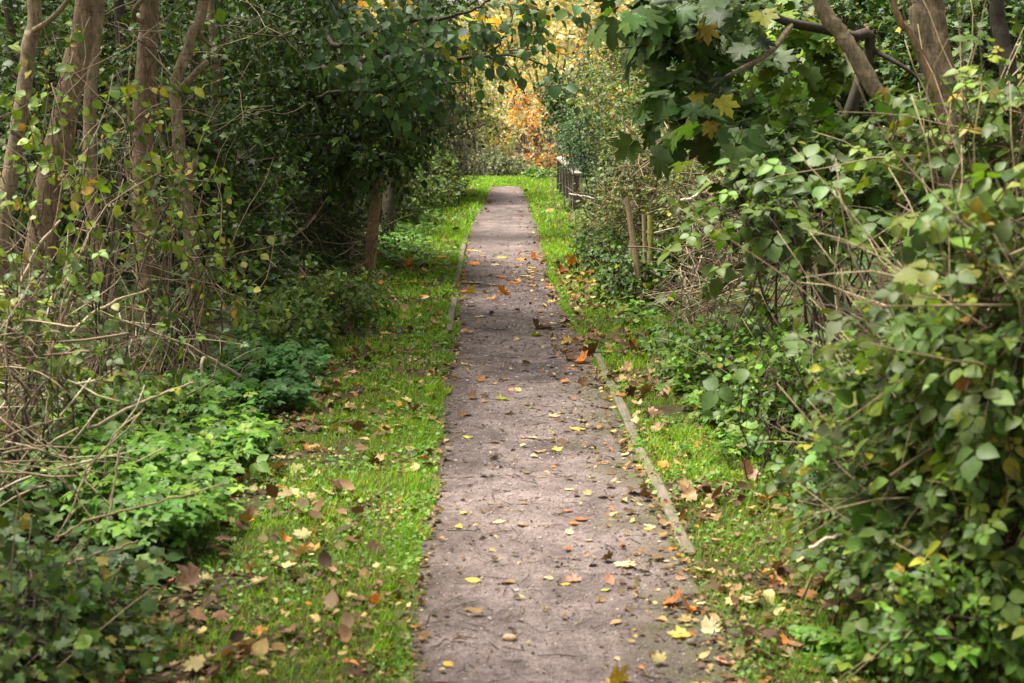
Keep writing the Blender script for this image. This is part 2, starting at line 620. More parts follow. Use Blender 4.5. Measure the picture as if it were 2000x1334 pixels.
OLIVE = [((0.22, 0.22, 0.0425), 4), ((0.342, 0.31, 0.0595), 4), ((0.159, 0.19, 0.034), 3), ((0.45, 0.39, 0.1), 2), ((0.52, 0.32, 0.06), .8)]
GRASSP = [((0.134, 0.262, 0.00765), 5), ((0.174, 0.32, 0.0107), 4), ((0.0924, 0.204, 0.00765), 3), ((0.276, 0.301, 0.0192), 1.4), ((0.302, 0.291, 0.09), .5)]

FARP = [((.33, .36, .21), 4), ((.47, .42, .31), 4), ((.52, .38, .24), 2), ((.25, .30, .15), 4), ((.52, .49, .41), 3)]

# ------------------------------------------------------------------ setting: ground, path
L_PX = [(760, 1500), (785, 1334), (800, 1200), (815, 1080), (835, 950), (850, 850), (868, 740), (880, 650), (893, 560), (905, 480), (915, 440), (938, 405), (952, 372), (957, 362)]
R_PX = [(1545, 1500), (1462, 1334), (1400, 1200), (1345, 1080), (1290, 970), (1245, 880), (1205, 780), (1162, 690), (1108, 610), (1082, 550), (1068, 490), (1052, 440), (1038, 400), (1026, 372), (1020, 362)]
_l = np.array([G(*p) for p in L_PX])
_r = np.array([G(*p) for p in R_PX])
Y_END = 30.6


def xl(y):
    y = np.asarray(y, float)
    return np.interp(y, _l[:, 1], _l[:, 0]) + .05 * (vnoise(y, 0 * y, 1.1, 71) - .5) + .03 * (vnoise(y, 0 * y, 5, 72) - .5)


def xr(y):
    y = np.asarray(y, float)
    return np.interp(y, _r[:, 1], _r[:, 0]) + .03 * (vnoise(y, 0 * y, 1.1, 73) - .5) + .02 * (vnoise(y, 0 * y, 5, 74) - .5)


def gh(x, y):
    """height of the ground sheet"""
    x = np.asarray(x, float)
    y = np.asarray(y, float)
    out = np.maximum(xl(y) - x, x - xr(y))                 # distance outside the path
    z = -.035 + .065 * sstep(-.02, .07, out)
    z = z + .03 * (vnoise(x, y, 1.3) - .5) * sstep(0, .5, out) + .02 * (vnoise(x, y, 5, 1) - .5) * sstep(0, .2, out)
    z = z + .14 * sstep(-1.1, -3.0, x) + .30 * sstep(1.25, 3.2, x)
    end = sstep(30.8, 31.6, y)
    z = z * (1 - end) + (.03 + .02 * vnoise(x, y, 3)) * end
    z = z - np.maximum(y - 32.5, 0) * .05
    return z


def axis(a, b, dense, s_dense, grow=1.25):
    v = list(np.arange(dense[0], dense[1], s_dense))
    s = s_dense
    x = v[-1]
    while x < b:
        s *= grow
        x += s
        v.append(x)
    s, x = s_dense, v[0]
    while x > a:
        s *= grow
        x -= s
        v.insert(0, x)
    return np.array(v)


def sheet(name, xs, ys, zf, mat, col=None):
    X, Y = np.meshgrid(xs, ys)
    Z = zf(X, Y)
    V = np.stack([X, Y, Z], -1).reshape(1, -1, 3)
    nx, ny = len(xs), len(ys)
    i = (np.arange(ny - 1)[:, None] * nx + np.arange(nx - 1)[None]).ravel()
    q = np.stack([i, i + 1, i + nx + 1, i + nx], -1)
    a = Acc()
    a.V.append(V[0]); a.Q.append(q); a.n = V.shape[1]
    a.C.append(col(X, Y).reshape(-1, 3) if col else np.zeros((a.n, 3)))
    return a.build(name, mat)


tag(sheet('ground', axis(-160, 160, (-2.2, 2.4), .03, 1.3), axis(-30, 300, (3.0, 33.0), .06, 1.3), gh, M_SOIL),
    'dark soil under the verges and undergrowth', kind='structure')


def path_mesh():
    ys = np.concatenate([np.arange(.5, 4.5, .1), np.arange(4.5, 14, .02), np.arange(14, Y_END + 1.2, .04)])
    u = np.linspace(0, 1, 56)
    Y = np.repeat(ys[:, None], len(u), 1)
    a, b = xl(ys)[:, None] - .07, xr(ys)[:, None] + .09
    X = a + (b - a) * u[None]
    Z = .004 + .010 * (vnoise(X, Y, 2.5, 2) - .5) + .010 * (vnoise(X, Y, 14, 3) - .5) + .009 * (vnoise(X, Y, 45, 4) - .5)
    Z -= np.maximum(Y - 30.2, 0) ** 2 * .03
    e = np.minimum(X - a, b - X)
    n1 = vnoise(X, Y, 6, 5)
    n2 = vnoise(X, Y, 2.2, 6)
    dirt = sstep(.40, .06, e + .16 * (n1 - .5) + .14 * (n2 - .5)) * .9
    rr = b - X
    moss = sstep(.46, .08, rr + .25 * (n1 - .5) + .2 * (n2 - .5)) * sstep(12.0, 9.5, Y) * .95 + sstep(.16, .04, (X - a) + .1 * (n1 - .5)) * .5
    c = np.array(G(1030, 722)[:2])
    damp = sstep(.42, .05, np.hypot((X - c[0]) / 1.0, (Y - c[1]) / 2.0) + .25 * (n1 - .5) + .15 * (vnoise(X, Y, 14, 8) - .5)) * .9
    damp = np.maximum(damp, .6 * sstep(.5, .75, vnoise(X, Y * .6, 1.6, 9) * .7 + .3 * vnoise(X, Y, 7, 10)))
    V = np.stack([X, Y, Z], -1).reshape(-1, 3)
    nx, ny = len(u), len(ys)
    i = (np.arange(ny - 1)[:, None] * nx + np.arange(nx - 1)[None]).ravel()
    ac = Acc()
    ac.V.append(V); ac.Q.append(np.stack([i, i + 1, i + nx + 1, i + nx], -1)); ac.n = len(V)
    ac.C.append(np.stack([dirt, np.clip(moss, 0, 1), damp], -1).reshape(-1, 3))
    return ac.build('path', M_PATH)


tag(path_mesh(), 'pinkish brown gravel footpath', kind='structure')


def path_z(x, y):
    return .004 + .010 * (vnoise(x, y, 2.5, 2) - .5) + .010 * (vnoise(x, y, 14, 3) - .5)


def surf(x, y):
    inside = (x > xl(y)) & (x < xr(y)) & (y < Y_END)
    return np.where(inside, np.maximum(path_z(x, y), gh(x, y)), gh(x, y))


# far pale meadow seen through gaps beyond the crest
a = Acc()
xs, ys = np.linspace(-60, 60, 40), np.linspace(46, 140, 40)
mm, nn, ll, oo = new_mat('dry_meadow')
tcx = nn.new('ShaderNodeTexCoord')
pm = N(nn, 'ShaderNodeBsdfPrincipled', Roughness=.9)
ll.new(ramp(nn, ll, noise(nn, ll, tcx.outputs['Object'], .5, 6, .7), [(.3, (.38, .33, .2)), (.7, (.62, .56, .42))]), pm.inputs['Base Color'])
ll.new(pm.outputs['BSDF'], oo.inputs['Surface'])
tag(sheet('field', xs, ys, lambda x, y: gh(x, y) + .012 + .3 * vnoise(x, y, .1), mm), 'pale dry meadow beyond the trees', kind='structure')


# ------------------------------------------------------------------ edging boards, stakes, fence
def box_acc(acc, c, ax, ay, az, sx, sy, sz, col=(.2, .2, .2), bev=.004):
    """bevelled box: centre c, axes, full sizes"""
    hx, hy, hz = sx / 2, sy / 2, sz / 2
    b = min(bev, hx * .5, hy * .5, hz * .5)
    v = []
    for sz_ in (-1, 1):
        for k, (px_, py_) in enumerate(((-1, -1), (1, -1), (1, 1), (-1, 1))):
            v.append((px_ * hx, py_ * hy, sz_ * (hz - b)))
    for sz_ in (-1, 1):
        for px_, py_ in ((-1, -1), (1, -1), (1, 1), (-1, 1)):
            v.append((px_ * (hx - b), py_ * (hy - b), sz_ * hz))
    v = np.array(v)
    A = np.stack([ax, ay, az])
    q = [(0, 1, 5, 4), (1, 2, 6, 5), (2, 3, 7, 6), (3, 0, 4, 7),
         (12, 13, 14, 15), (11, 10, 9, 8)]
    for k in range(4):
        k2 = (k + 1) % 4
        q.append((4 + k, 4 + k2, 12 + k2, 12 + k))
        q.append((8 + k, 8 + k2, k2, k))
    acc.add((v @ A + np.asarray(c))[None], np.zeros((0, 3), int), np.array(q), col)


def board(p0, p1, label, th=.026, h=.12, top=.04, group='timber edging boards of the path'):
    p0, p1 = np.array(p0), np.array(p1)
    # subdivided along its length so that it warps and wears a little
    n = 26
    acc = Acc()
    t = np.linspace(0, 1, n)
    P = p0[None] + (p1 - p0)[None] * t[:, None]
    d = unit(p1 - p0)
    s = np.array([d[1], -d[0]])
    wob = .012 * (vnoise(P[:, 0] * 3, P[:, 1], 1.2, 11) - .5)
    P = P + s[None] * wob[:, None]
    zt = top + .016 * (vnoise(P[:, 1], P[:, 0], 3, 12) - .5) + .006 * (rng.random(n) - .5)
    ww = th / 2 * (1 + .25 * (rng.random(n) - .5))
    prof = [(-1, -h, 0), (-1, -.005, 1), (-.75, 0, 1), (.75, 0, 1), (1, -.005, 1), (1, -h, 0)]
    V = []
    for i in range(n):
        for a_, z_, _k in prof:
            V.append((P[i, 0] + s[0] * a_ * ww[i], P[i, 1] + s[1] * a_ * ww[i], zt[i] + z_))
    m = len(prof)
    q = [(i * m + j, (i + 1) * m + j, (i + 1) * m + j + 1, i * m + j + 1) for i in range(n - 1) for j in range(m - 1)]
    q += [(0, 1, 4, 5), (1, 2, 3, 4)]
    e = (n - 1) * m
    q += [(e + 5, e + 4, e + 1, e), (e + 4, e + 3, e + 2, e + 1)]
    acc.add(np.array(V)[None], np.zeros((0, 3), int), np.array(q), (.2, .2, .2))
    o = acc.build('edging_board', M_BOARD, org=(p0[0], p0[1], 0), smooth=False)
    tag(o, label, 'edging board', group)


bl = lambda px, py, off=0: G(px, py)[:2] + np.array([off, 0])
board(bl(1349, 1090), bl(1250, 884), 'weathered edging board at the mossy right path edge, nearer the camera of the two', .05, .12, .028)
board(bl(1246, 876), bl(1160, 682), 'weathered edging board at the right path edge starting beside the damp dark patch', .05, .12, .026)
board(bl(877, 655), bl(887, 588), 'clean topped edging board on the left path edge, just short of the orange leaves', .05, .12, .035)
board(bl(888, 583), bl(898, 520), 'edging board on the left path edge crossed by orange fallen leaves', .05, .12, .026)
board(bl(899, 516), bl(910, 462), 'grassed over edging board on the left path edge, farthest of its line', .05, .12, .03)


def pole(name, label, cat, p0, p1, r0, r1, mat, group=None, sides=9, bumps=.12, n=10):
    acc = Acc()
    P = spline([p0, (np.array(p0) + np.array(p1)) / 2 + rng.normal(0, .01, 3), p1], n)
    tubes(acc, P, np.linspace(r0, r1, n), sides, (.25, .2, .12), bumps)
    o = acc.build(name, mat, org=p0, smooth=False)
    return tag(o, label, cat, group)


def down(px, py, d, extra=.12):
    p = at(px, py, d)
    p[2] -= extra
    return p


pole('wooden_stake', 'leaning tan wooden stake among ivy by the grass edge, tallest of the group', 'stake', down(1256, 532, 13.4, .4), at(1224, 388, 13.5), .026, .023, M_STAKE, 'old stakes in the right hedge')
pole('wooden_stake', 'upright thin tan stake between the leaning stake and the yellow green one', 'stake', down(1266, 528, 13.6, .4), at(1257, 418, 13.7), .018, .016, M_STAKE, 'old stakes in the right hedge')
pole('wooden_stake', 'yellow green algae covered stake beside the tan stakes in the hedge', 'stake', down(1271, 526, 13.7, .4), at(1270, 420, 13.8), .026, .024, M_STAKE_MOSSY, 'old stakes in the right hedge')
pole('wooden_stake', 'grey half hidden stake standing in dark ivy before the tan leaning stake', 'stake', down(1236, 535, 13.9, .4), at(1233, 470, 14.0), .022, .020, M_FENCE, 'old stakes in the right hedge')
pole('cut_stump', 'small cut brown stump stub left standing in the low ivy', 'stump', down(613, 655, 11.8), at(611, 612, 11.8), .018, .016, M_STAKE, None)
pole('cut_stump', 'grey broken upright stub by the ground elder patch at the lower left', 'stump', down(207, 1130, 6.2), at(217, 1075, 6.2), .02, .018, M_BARK_PALE, None)


def fence():
    base = np.array([X_of(1092, 29.0), 29.0])
    tip = np.array([1.33, 23.5])
    root = thing('timber_fence', 'low timber fence with close posts and pale top rail beside the far path', 'fence', (base[0], base[1], 0))
    d = unit(tip - base)
    ay = np.array([d[0], d[1], 0])
    ax = np.array([d[1], -d[0], 0])
    az = np.array([0, 0, 1.0])
    L = np.linalg.norm(tip - base)
    k = 0
    s = 0.0
    while s < L:
        p = base + d * s
        ac = Acc()
        h = .50 + .02 * (rng.random() - .5)
        tilt = rng.normal(0, .025, 3)
        box_acc(ac, (p[0], p[1], h / 2 - .08), unit(ax + tilt * [0, 0, 1]), ay, unit(az + tilt * [1, 1, 0]), .09, .11, h + .22, (.15, .13, .1), .008)
        ac.build('post', M_FENCE, root, False)
        s += 1.0
        k += 1
    z = .575
    for r0, r1 in ((0, L * .5), (L * .5 + .01, L)):
        ac = Acc()
        p = base + d * (r0 + r1) / 2
        box_acc(ac, (p[0], p[1], z), ax, ay, az, .12, r1 - r0, .04, (.5, .5, .45), .008)
        ac.build('top_rail', M_RAIL, root, False)


fence()


# ------------------------------------------------------------------ trees
def knotty(P, R, nk=3):
    """a few swellings along a trunk"""
    R = R.copy()
    for _ in range(nk):
        c = rng.uniform(.1, .9) * len(R)
        R *= 1 + rng.uniform(.04, .12) * np.exp(-((np.arange(len(R)) - c) / 1.2) ** 2)
    return R


def crown(LA, TA, limbs, n, size, pal, tms=LOW, L=.8, nl=9, nb=(0, 0, 1), njit=.5, droop=.3, out=.7):
    """sprays set along the outer part of each limb (arrays of points)"""
    per = max(1, n // max(1, len(limbs)))
    B, D = [], []
    for P in limbs:
        u = rng.uniform(.25, 1.0, per) * (len(P) - 1)
        i = np.minimum(u.astype(int), len(P) - 2)
        b = P[i] + (P[i + 1] - P[i]) * (u - i)[:, None]
        t = unit(P[i + 1] - P[i])
        D.append(t * .5 + rng.normal(0, out, (per, 3)))
        B.append(b)
    sprays(LA, TA, np.concatenate(B), np.concatenate(D), L, nl, tms, size, pal, nb=nb, njit=njit, droop=droop)


def tree(label, trace, d, wpx, bark, top_z=6.5, base_z=None, crown_n=120, crown_pal=MIDG, crown_size=.10, knots=4, group=None, extra=(), name='tree', crown_r=2.0, taper=.75, lean=None, sides=14):
    """trunk traced by (px, py[, depth]) from the lowest seen point upward; wpx width in photo pixels at the lower end"""
    pts = [at(p[0], p[1], p[2] if len(p) > 2 else d) for p in trace]
    r0 = wpx / 2 / F * d
    # run down to the ground and up out of the frame
    dn = unit(pts[0] - pts[1])
    g0 = float(gh(pts[0][0], pts[0][1]))
    low = pts[0].copy()
    if low[2] > g0 + .05:
        k = (low[2] - g0 + .05)
        low = np.array([pts[0][0] + dn[0] * min(k, .8) * .6, pts[0][1] + dn[1] * .3, g0 - .1])
        pts = [low] + pts
    up = unit(pts[-1] - pts[-2])
    hh = max(.5, top_z - pts[-1][2])
    upv = unit(up + np.array([0, 0, .6]))
    q = pts[-1]
    for k in range(3):
        q = q + upv * hh / 3 / max(.4, upv[2]) + rng.normal(0, .08, 3)
        pts.append(q)
    n = 46
    P = spline(pts, n)
    P[1:-1] += rng.normal(0, .0025, (n - 2, 3))
    R = np.linspace(r0 * 1.1, r0 * taper * .75, n)
    R[:4] *= np.array([1.5, 1.3, 1.15, 1.05])
    root = thing(name, label, 'tree', (P[0][0], P[0][1], g0), group)
    ac = Acc()
    tubes(ac, P, knotty(P, R, knots), sides, (.2, .15, .1), .07)
    for ex in extra:                                     # branch stubs and forks as part of the trunk
        ep = spline([at(*e[:3]) for e in ex[0]], 12)
        er = np.linspace(ex[1] / 2 / F * d, ex[2] / 2 / F * d, 12)
        b2 = Acc()
        tubes(b2, ep, er, 9, (.2, .15, .1), .12)
        b2.build('branch', bark, root)
    tr = ac.build('trunk', bark, root)
    if crown_n:
        LA, TA, BA = Acc(), Acc(), Acc()
        limbs = []
        tops = [P[i] for i in np.linspace(n * .62, n - 1, 9).astype(int) if P[i][2] > 3.2] or [P[-1]]
        for k in range(9):
            b = tops[k % len(tops)]
            dd = np.array([rng.normal(0, 1), rng.normal(0, 1), .35 + rng.random() * .5])
            if lean is not None:
                dd[:2] += np.array(lean) * .7
            lp = lim(b, dd, crown_r * (.6 + .6 * rng.random()), 7, .16, .04)
            lp[:, 2] = np.maximum(lp[:, 2], 3.4)
            limbs.append(lp)
        for lp in limbs:
            tubes(BA, lp, np.linspace(r0 * .4, .008, 7), 6, (.2, .15, .1))
        BA.build('branches', bark, root)
        crown(LA, TA, limbs, int(crown_n * 1.0), crown_size * 1.1, crown_pal, nl=10, L=.9)
        c = LA.build('crown', M_SOFT, root)
        TA.build('sprays', M_TWIG, c)
    return root, P


# left bank trunks
tree('thick leaning trunk in front at the left, bark worn pale above a dark band', [(42, 740), (62, 600), (84, 440), (104, 330), (128, 220), (150, 110), (170, 0)], 9.6, 54, M_BARK, lean=(-.6, .2),
     extra=[([(112, 300, 9.6), (60, 280, 9.4), (20, 255, 9.2)], 14, 8)], taper=.95, knots=6)
tree('pale trunk at the left frame edge, curving out behind low leaves', [(0, 520), (6, 430), (22, 330), (42, 210), (58, 90), (66, -10)], 11.0, 33, M_BARK_PALE, lean=(-.6, .3), taper=.9,
     extra=[([(64, 60, 11), (90, 45, 10.8), (118, 20, 10.6), (140, -10, 10.5)], 12, 9)])
tree('pale upright trunk just behind the thick leaning trunk, banded with dark rings', [(212, 560), (196, 500), (182, 440), (176, 330), (176, 200), (184, 90), (190, -10)], 11.6, 30, M_BARK_PALE, lean=(-.4, .3), taper=.85)
tree('stout trunk wrapped in ivy stems with its head broken at the top of the picture', [(296, 680), (290, 560), (282, 420), (280, 300), (284, 180), (288, 80), (292, 10)], 12.4, 42, M_BARK, lean=(-.3, .4), taper=.95, knots=8,
     extra=[([(288, 40, 12.4), (262, 36, 12.3), (268, 10, 12.2), (300, -15, 12.2)], 12, 9)])
tree('slim grey forked trunk bending right at a knot, beside the dark overhanging crown', [(372, 470), (364, 400), (352, 300), (345, 220), (342, 165), (358, 120), (378, 60), (398, 0)], 11.8, 25, M_BARK_PALE, lean=(-.2, .3), taper=.8, knots=7,
     extra=[([(345, 185, 11.8), (370, 155, 11.7), (404, 120, 11.6)], 16, 11), ([(366, 365, 11.8), (376, 335, 11.7), (384, 305, 11.7)], 15, 12), ([(398, 0, 11.8), (388, 60, 12), (410, 90, 12.2)], 10, 6)])
tree('thin pale trunk in the shade between the ivy wrapped trunk and the forked trunk', [(430, 470), (424, 300), (418, 120), (410, -10)], 14.5, 18, M_BARK, lean=(-.5, .5), knots=2)
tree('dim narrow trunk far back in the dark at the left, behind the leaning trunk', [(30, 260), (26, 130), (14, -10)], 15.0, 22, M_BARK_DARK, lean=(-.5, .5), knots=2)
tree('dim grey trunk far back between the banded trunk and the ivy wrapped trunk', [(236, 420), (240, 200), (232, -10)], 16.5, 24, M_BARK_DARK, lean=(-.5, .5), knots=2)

# right bank trunks
tree('pale smooth trunk leaning hard left over the right bank, scarred with knots', [(1880, 420), (1815, 310), (1760, 238), (1712, 180), (1672, 110), (1640, 60), (1598, -12)], 9.4, 36, M_BARK_PALE, lean=(.5, .3), taper=.85, knots=7, crown_n=70)
tree('upright pale trunk at the upper right, broadest of its cluster', [(1868, 320), (1838, 180), (1806, 90), (1792, 0), (1788, -20)], 9.9, 42, M_BARK_PALE, lean=(.5, .3), taper=.95, knots=3)
tree('thin peeling reddish trunk crossing in front of the broad upper right trunk', [(1842, 260), (1806, 130), (1775, 60), (1740, -15)], 9.6, 15, M_BARK_TAN, lean=(.5, .3), knots=4, crown_n=60)
tree('dim brown trunk behind the broad upper right trunk', [(1862, 230), (1842, 100), (1826, -15)], 11.5, 34, M_BARK, lean=(.5, .3), knots=3, crown_n=60)
tree('dark ivy hung trunk near the upper right corner', [(1972, 180), (1960, 90), (1945, -15)], 10.6, 34, M_BARK_DARK, lean=(.5, .3), knots=5, crown_n=60)


# two unseen trees added beside the camera so that their crowns shade the near banks
for X0, Y0, lab, ln in ((2.9, 4.2, 'unseen shade tree added on the right bank beside the camera, above the brambles', (-.2, .3)), (-2.9, 5.0, 'unseen shade tree added on the left bank beside the camera, above the ivy', (.2, .4))):
    root = thing('tree', lab, 'tree', (X0, Y0, float(gh(X0, Y0))))
    P = spline([(X0, Y0, -.05), (X0 + .1, Y0, 2), (X0 + .05, Y0 + .2, 4.4), (X0, Y0 + .3, 7)], 24)
    ac, BA, LA, TA = Acc(), Acc(), Acc(), Acc()
    tubes(ac, P, np.linspace(.14, .06, 24), 12, (.2, .15, .1), .07)
    ac.build('trunk', M_BARK, root)
    limbs = [lim(P[i], (rng.normal(0, 1) + ln[0], rng.normal(0, 1) + ln[1], .25), 2.2, 8, .15, .03) for i in list(range(13, 24)) * 2]
    for lp in limbs:
        lp[:, 2] = np.maximum(lp[:, 2], 3.3)
        tubes(BA, lp, np.linspace(.04, .008, 8), 5, (.2, .15, .1))
    BA.build('branches', M_BARK, root)
    crown(LA, TA, limbs, 260, .11, MIDG, nl=10, L=.9)
    c = LA.build('crown', M_SOFT, root)
    TA.build('sprays', M_TWIG, c)


# overhanging evergreen-looking tree of two stems on the left verge
def overhang_tree():
    b1, b2 = at(722, 528, 16.2), at(758, 462, 19.6)
    root = thing('overhanging_tree', 'dark leafy tree arching over the left verge above a tan bare stem', 'tree', (b1[0], b1[1], 0))
    P1 = spline([down(722, 530, 16.2), at(726, 470, 16.2), at(735, 380, 16.3), at(742, 240, 16.5), at(735, 100, 16.8), at(720, -60, 17)], 30)
    ac = Acc()
    tubes(ac, P1, knotty(P1, np.linspace(.055, .045, 30) * np.concatenate([[1.35, 1.15], np.ones(28)]), 5), 12, (.2, .15, .1), .1)
    ac.build('trunk', M_BARK_TAN, root)
    bc = Acc()
    limbs = []
    for tr, r0 in (([(742, 190, 16.5), (640, 180, 16.2), (560, 170, 15.8), (500, 166, 15.5)], .05), ([(742, 205, 16.5), (640, 185, 16.5), (540, 188, 16.6), (470, 196, 16.6)], .04),
                   ([(740, 150, 16.5), (650, 128, 16), (600, 90, 15.6), (560, 20, 15.2)], .04), ([(742, 240, 16.4), (800, 190, 15.6), (860, 165, 14.9), (905, 160, 14.6)], .035),
                   ([(742, 300, 16.4), (690, 270, 15.8), (620, 262, 15.4), (560, 275, 15.2)], .03), ([(740, 320, 16.3), (780, 290, 15.8), (820, 280, 15.5), (850, 300, 15.3)], .025),
                   ([(738, 120, 16.7), (780, 60, 16), (830, 20, 15.6), (880, -10, 15.4)], .035), ([(738, 60, 16.7), (680, 10, 16), (620, -30, 15.6)], .035),
                   ([(742, 330, 16.3), (720, 320, 15.9), (690, 330, 15.6), (670, 360, 15.5)], .02)):
        lp = spline([at(*t) for t in tr], 10)
        limbs.append(lp)
        tubes(bc, lp, np.linspace(r0, .007, 10), 6, (.2, .15, .1), .1)
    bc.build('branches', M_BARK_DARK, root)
    # drooping sprays fill the crown's volume, hung from side branches
    LA, TA = Acc(), Acc()
    blobs = [(560, 90, 16.2, 190, 120, 1.9), (700, 110, 16.2, 150, 120, 1.9), (785, 130, 15.8, 80, 100, 1.6), (560, 230, 16.6, 150, 80, 1.7), (700, 270, 16.0, 115, 80, 1.3),
             (790, 235, 15.8, 65, 60, 1.1), (745, 290, 15.9, 50, 36, .6), (825, 80, 15.6, 45, 80, 1.2), (440, 120, 16.8, 110, 120, 1.6), (640, 310, 16.6, 80, 50, .9), (640, -60, 16.4, 300, 60, 2.0), (480, 300, 17.3, 100, 70, 1.2)]
    area = np.array([b[3] * b[4] for b in blobs], float)
    n = 3300
    k = rng.choice(len(blobs), n, p=area / area.sum())
    v = unit(rng.normal(0, 1, (n, 3))) * (rng.random((n, 1)) ** .45)
    B = np.array([at(blobs[i][0] + v[j, 0] * blobs[i][3], blobs[i][1] + v[j, 1] * blobs[i][4], blobs[i][2] + v[j, 2] * blobs[i][5]) for j, i in enumerate(k)])
    keep = vnoise(B[:, 0] + B[:, 1], B[:, 2], 2.3, 21) > .30
    B = B[keep]
    D = rng.normal(0, .6, (len(B), 3)) + np.array([.15, -.25, -.1])
    sprays(LA, TA, B, D, .32, 11, LANCE + [OV[0]], .056, DARKG, nb=(.2, -.35, .8), njit=.45, droop=.45, twr=.003, ydown=.45)
    c = LA.build('crown', M_GLOSSY, root)
    TA.build('sprays', M_TWIG, c)
    # second stem, a tree of its own
    r2 = thing('verge_tree', 'brown bare stem on the left verge, standing behind the tan stem', 'tree', (b2[0], b2[1], 0))
    P2 = spline([down(758, 466, 19.6), at(758, 420, 19.6), at(762, 330, 19.7), at(770, 200, 19.9), at(775, 0, 20.2), at(770, -200, 20.4)], 26)
    ac = Acc()
    tubes(ac, P2, knotty(P2, np.linspace(.075, .06, 26) * np.concatenate([[1.3, 1.12], np.ones(24)]), 4), 12, (.2, .15, .1), .1)
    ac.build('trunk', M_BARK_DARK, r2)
    LA, TA, BA = Acc(), Acc(), Acc()
    limbs = [lim(P2[i], (rng.normal(0, .7) - .3, rng.normal(0, .5), .4), 1.7, 7, .15, .03) for i in range(16, 26)]
    for lp in limbs:
        tubes(BA, lp, np.linspace(.025, .006, 7), 5, (.2, .15, .1))
    BA.build('branches', M_BARK_DARK, r2)
    crown(LA, TA, limbs, 420, .06, DARKG, tms=LANCE, L=.45, nl=10, nb=(.2, -.3, .8))
    c = LA.build('crown', M_GLOSSY, r2)
    TA.build('sprays', M_TWIG, c)


overhang_tree()


def arching_branch_tree():
    """rounder leaved tree whose long branch arches over the path at the top of the picture; its stem stands in the left thicket"""
    base = np.array([X_of(610, 18.6), 18.6, .1])
    root = thing('arching_tree', 'round leaved tree reaching a long dark branch across above the path', 'tree', base)
    P = spline([base - [0, 0, .2], base + [.05, 0, .9], base + [.15, -.1, 1.6], at(650, 100, 18.2), at(640, -80, 18.0)], 24)
    ac = Acc()
    tubes(ac, P, np.linspace(.075, .05, 24), 10, (.1, .1, .1), .1)
    ac.build('trunk', M_BARK_DARK, root)
    B = Acc()
    tr = [([(648, 130, 18.2), (625, 120, 16.5), (630, 132, 14.8), (655, 130, 13.6), (700, 120, 13.4), (750, 106, 13.2), (830, 120, 13.0), (880, 118, 12.9), (930, 112, 12.8), (960, 108, 12.7), (1020, 110, 12.6), (1060, 128, 12.5), (1100, 156, 12.4)], .027, .006),
          ([(955, 110, 12.7), (985, 125, 12.6), (1010, 155, 12.5), (1028, 185, 12.5)], .011, .004),
          ([(955, 112, 12.7), (985, 70, 12.7), (1005, 20, 12.6)], .010, .004),
          ([(830, 40, 13.0), (860, 36, 12.9), (920, 20, 12.8), (965, -5, 12.7)], .016, .008),
          ([(640, 40, 18.1), (640, 70, 15.5), (660, 90, 13.8), (720, 60, 13.3), (780, 45, 13.1), (830, 40, 13.0)], .022, .016),
          ([(650, 190, 18.3), (620, 190, 15.5), (660, 178, 13.8), (760, 178, 13.4), (830, 172, 13.2), (880, 160, 13.0)], .018, .006),
          ([(830, 40, 13.0), (838, 10, 13.0), (845, -20, 13.0)], .012, .008)]
    limbs = []
    for t, r0, r1 in tr:
        lp = spline([at(*q) for q in t], 16)
        lp[1:-1] += rng.normal(0, .008, (14, 3))
        limbs.append(lp)
        tubes(B, lp, np.linspace(r0, r1, 16), 7, (.1, .1, .1), .1)
    B.build('branches', M_BARK_DARK, root)
    LA, TA = Acc(), Acc()
    bs = []
    for (px, py, d, rx, ry, rd), n in (((730, 50, 13, 130, 60, .8), 100), ((830, 105, 12.8, 90, 36, .5), 46), ((920, 50, 12.6, 60, 45, .5), 18), ((1040, 85, 12.4, 45, 35, .4), 5),
                                       ((1065, 165, 12.4, 35, 35, .3), 5), ((720, 140, 13.4, 90, 45, .5), 48), ((810, 180, 13.0, 60, 18, .4), 16), ((1010, 0, 12.6, 80, 22, .5), 14)):
        v = rng.normal(0, .5, (n, 3))
        bs += [at(px + a[0] * rx, py + a[1] * ry, d + a[2] * rd) for a in v]
    bs = np.array(bs)
    sprays(LA, TA, bs, rng.normal(0, .5, (len(bs), 3)) + [.5, -.1, -.1], .30, 6, ROUND[:2] + OV, .068, [((.05, .10, .035), 5), ((.075, .14, .045), 4), ((.10, .17, .04), 2), ((.30, .26, .03), .25)],
           nb=(0.1, -.5, .8), njit=.45, droop=.35, twr=.003, ydown=.4)
    yb = np.array([at(925 + rng.normal(0, 48), 18 + rng.normal(0, 22), 12.9 + rng.normal(0, .3)) for _ in range(8)] + [at(715 + rng.normal(0, 30), 4, 14 + rng.normal(0, .3)) for _ in range(8)])
    sprays(LA, TA, yb, rng.normal(0, .5, (len(yb), 3)) + [.3, -.1, -.2], .28, 6, ROUND, .085, YELLOW, nb=(0, -.5, .8), droop=.4, ydown=.4)
    c = LA.build('crown', M_SOFT, root)
    TA.build('sprays', M_TWIG, c)


arching_branch_tree()


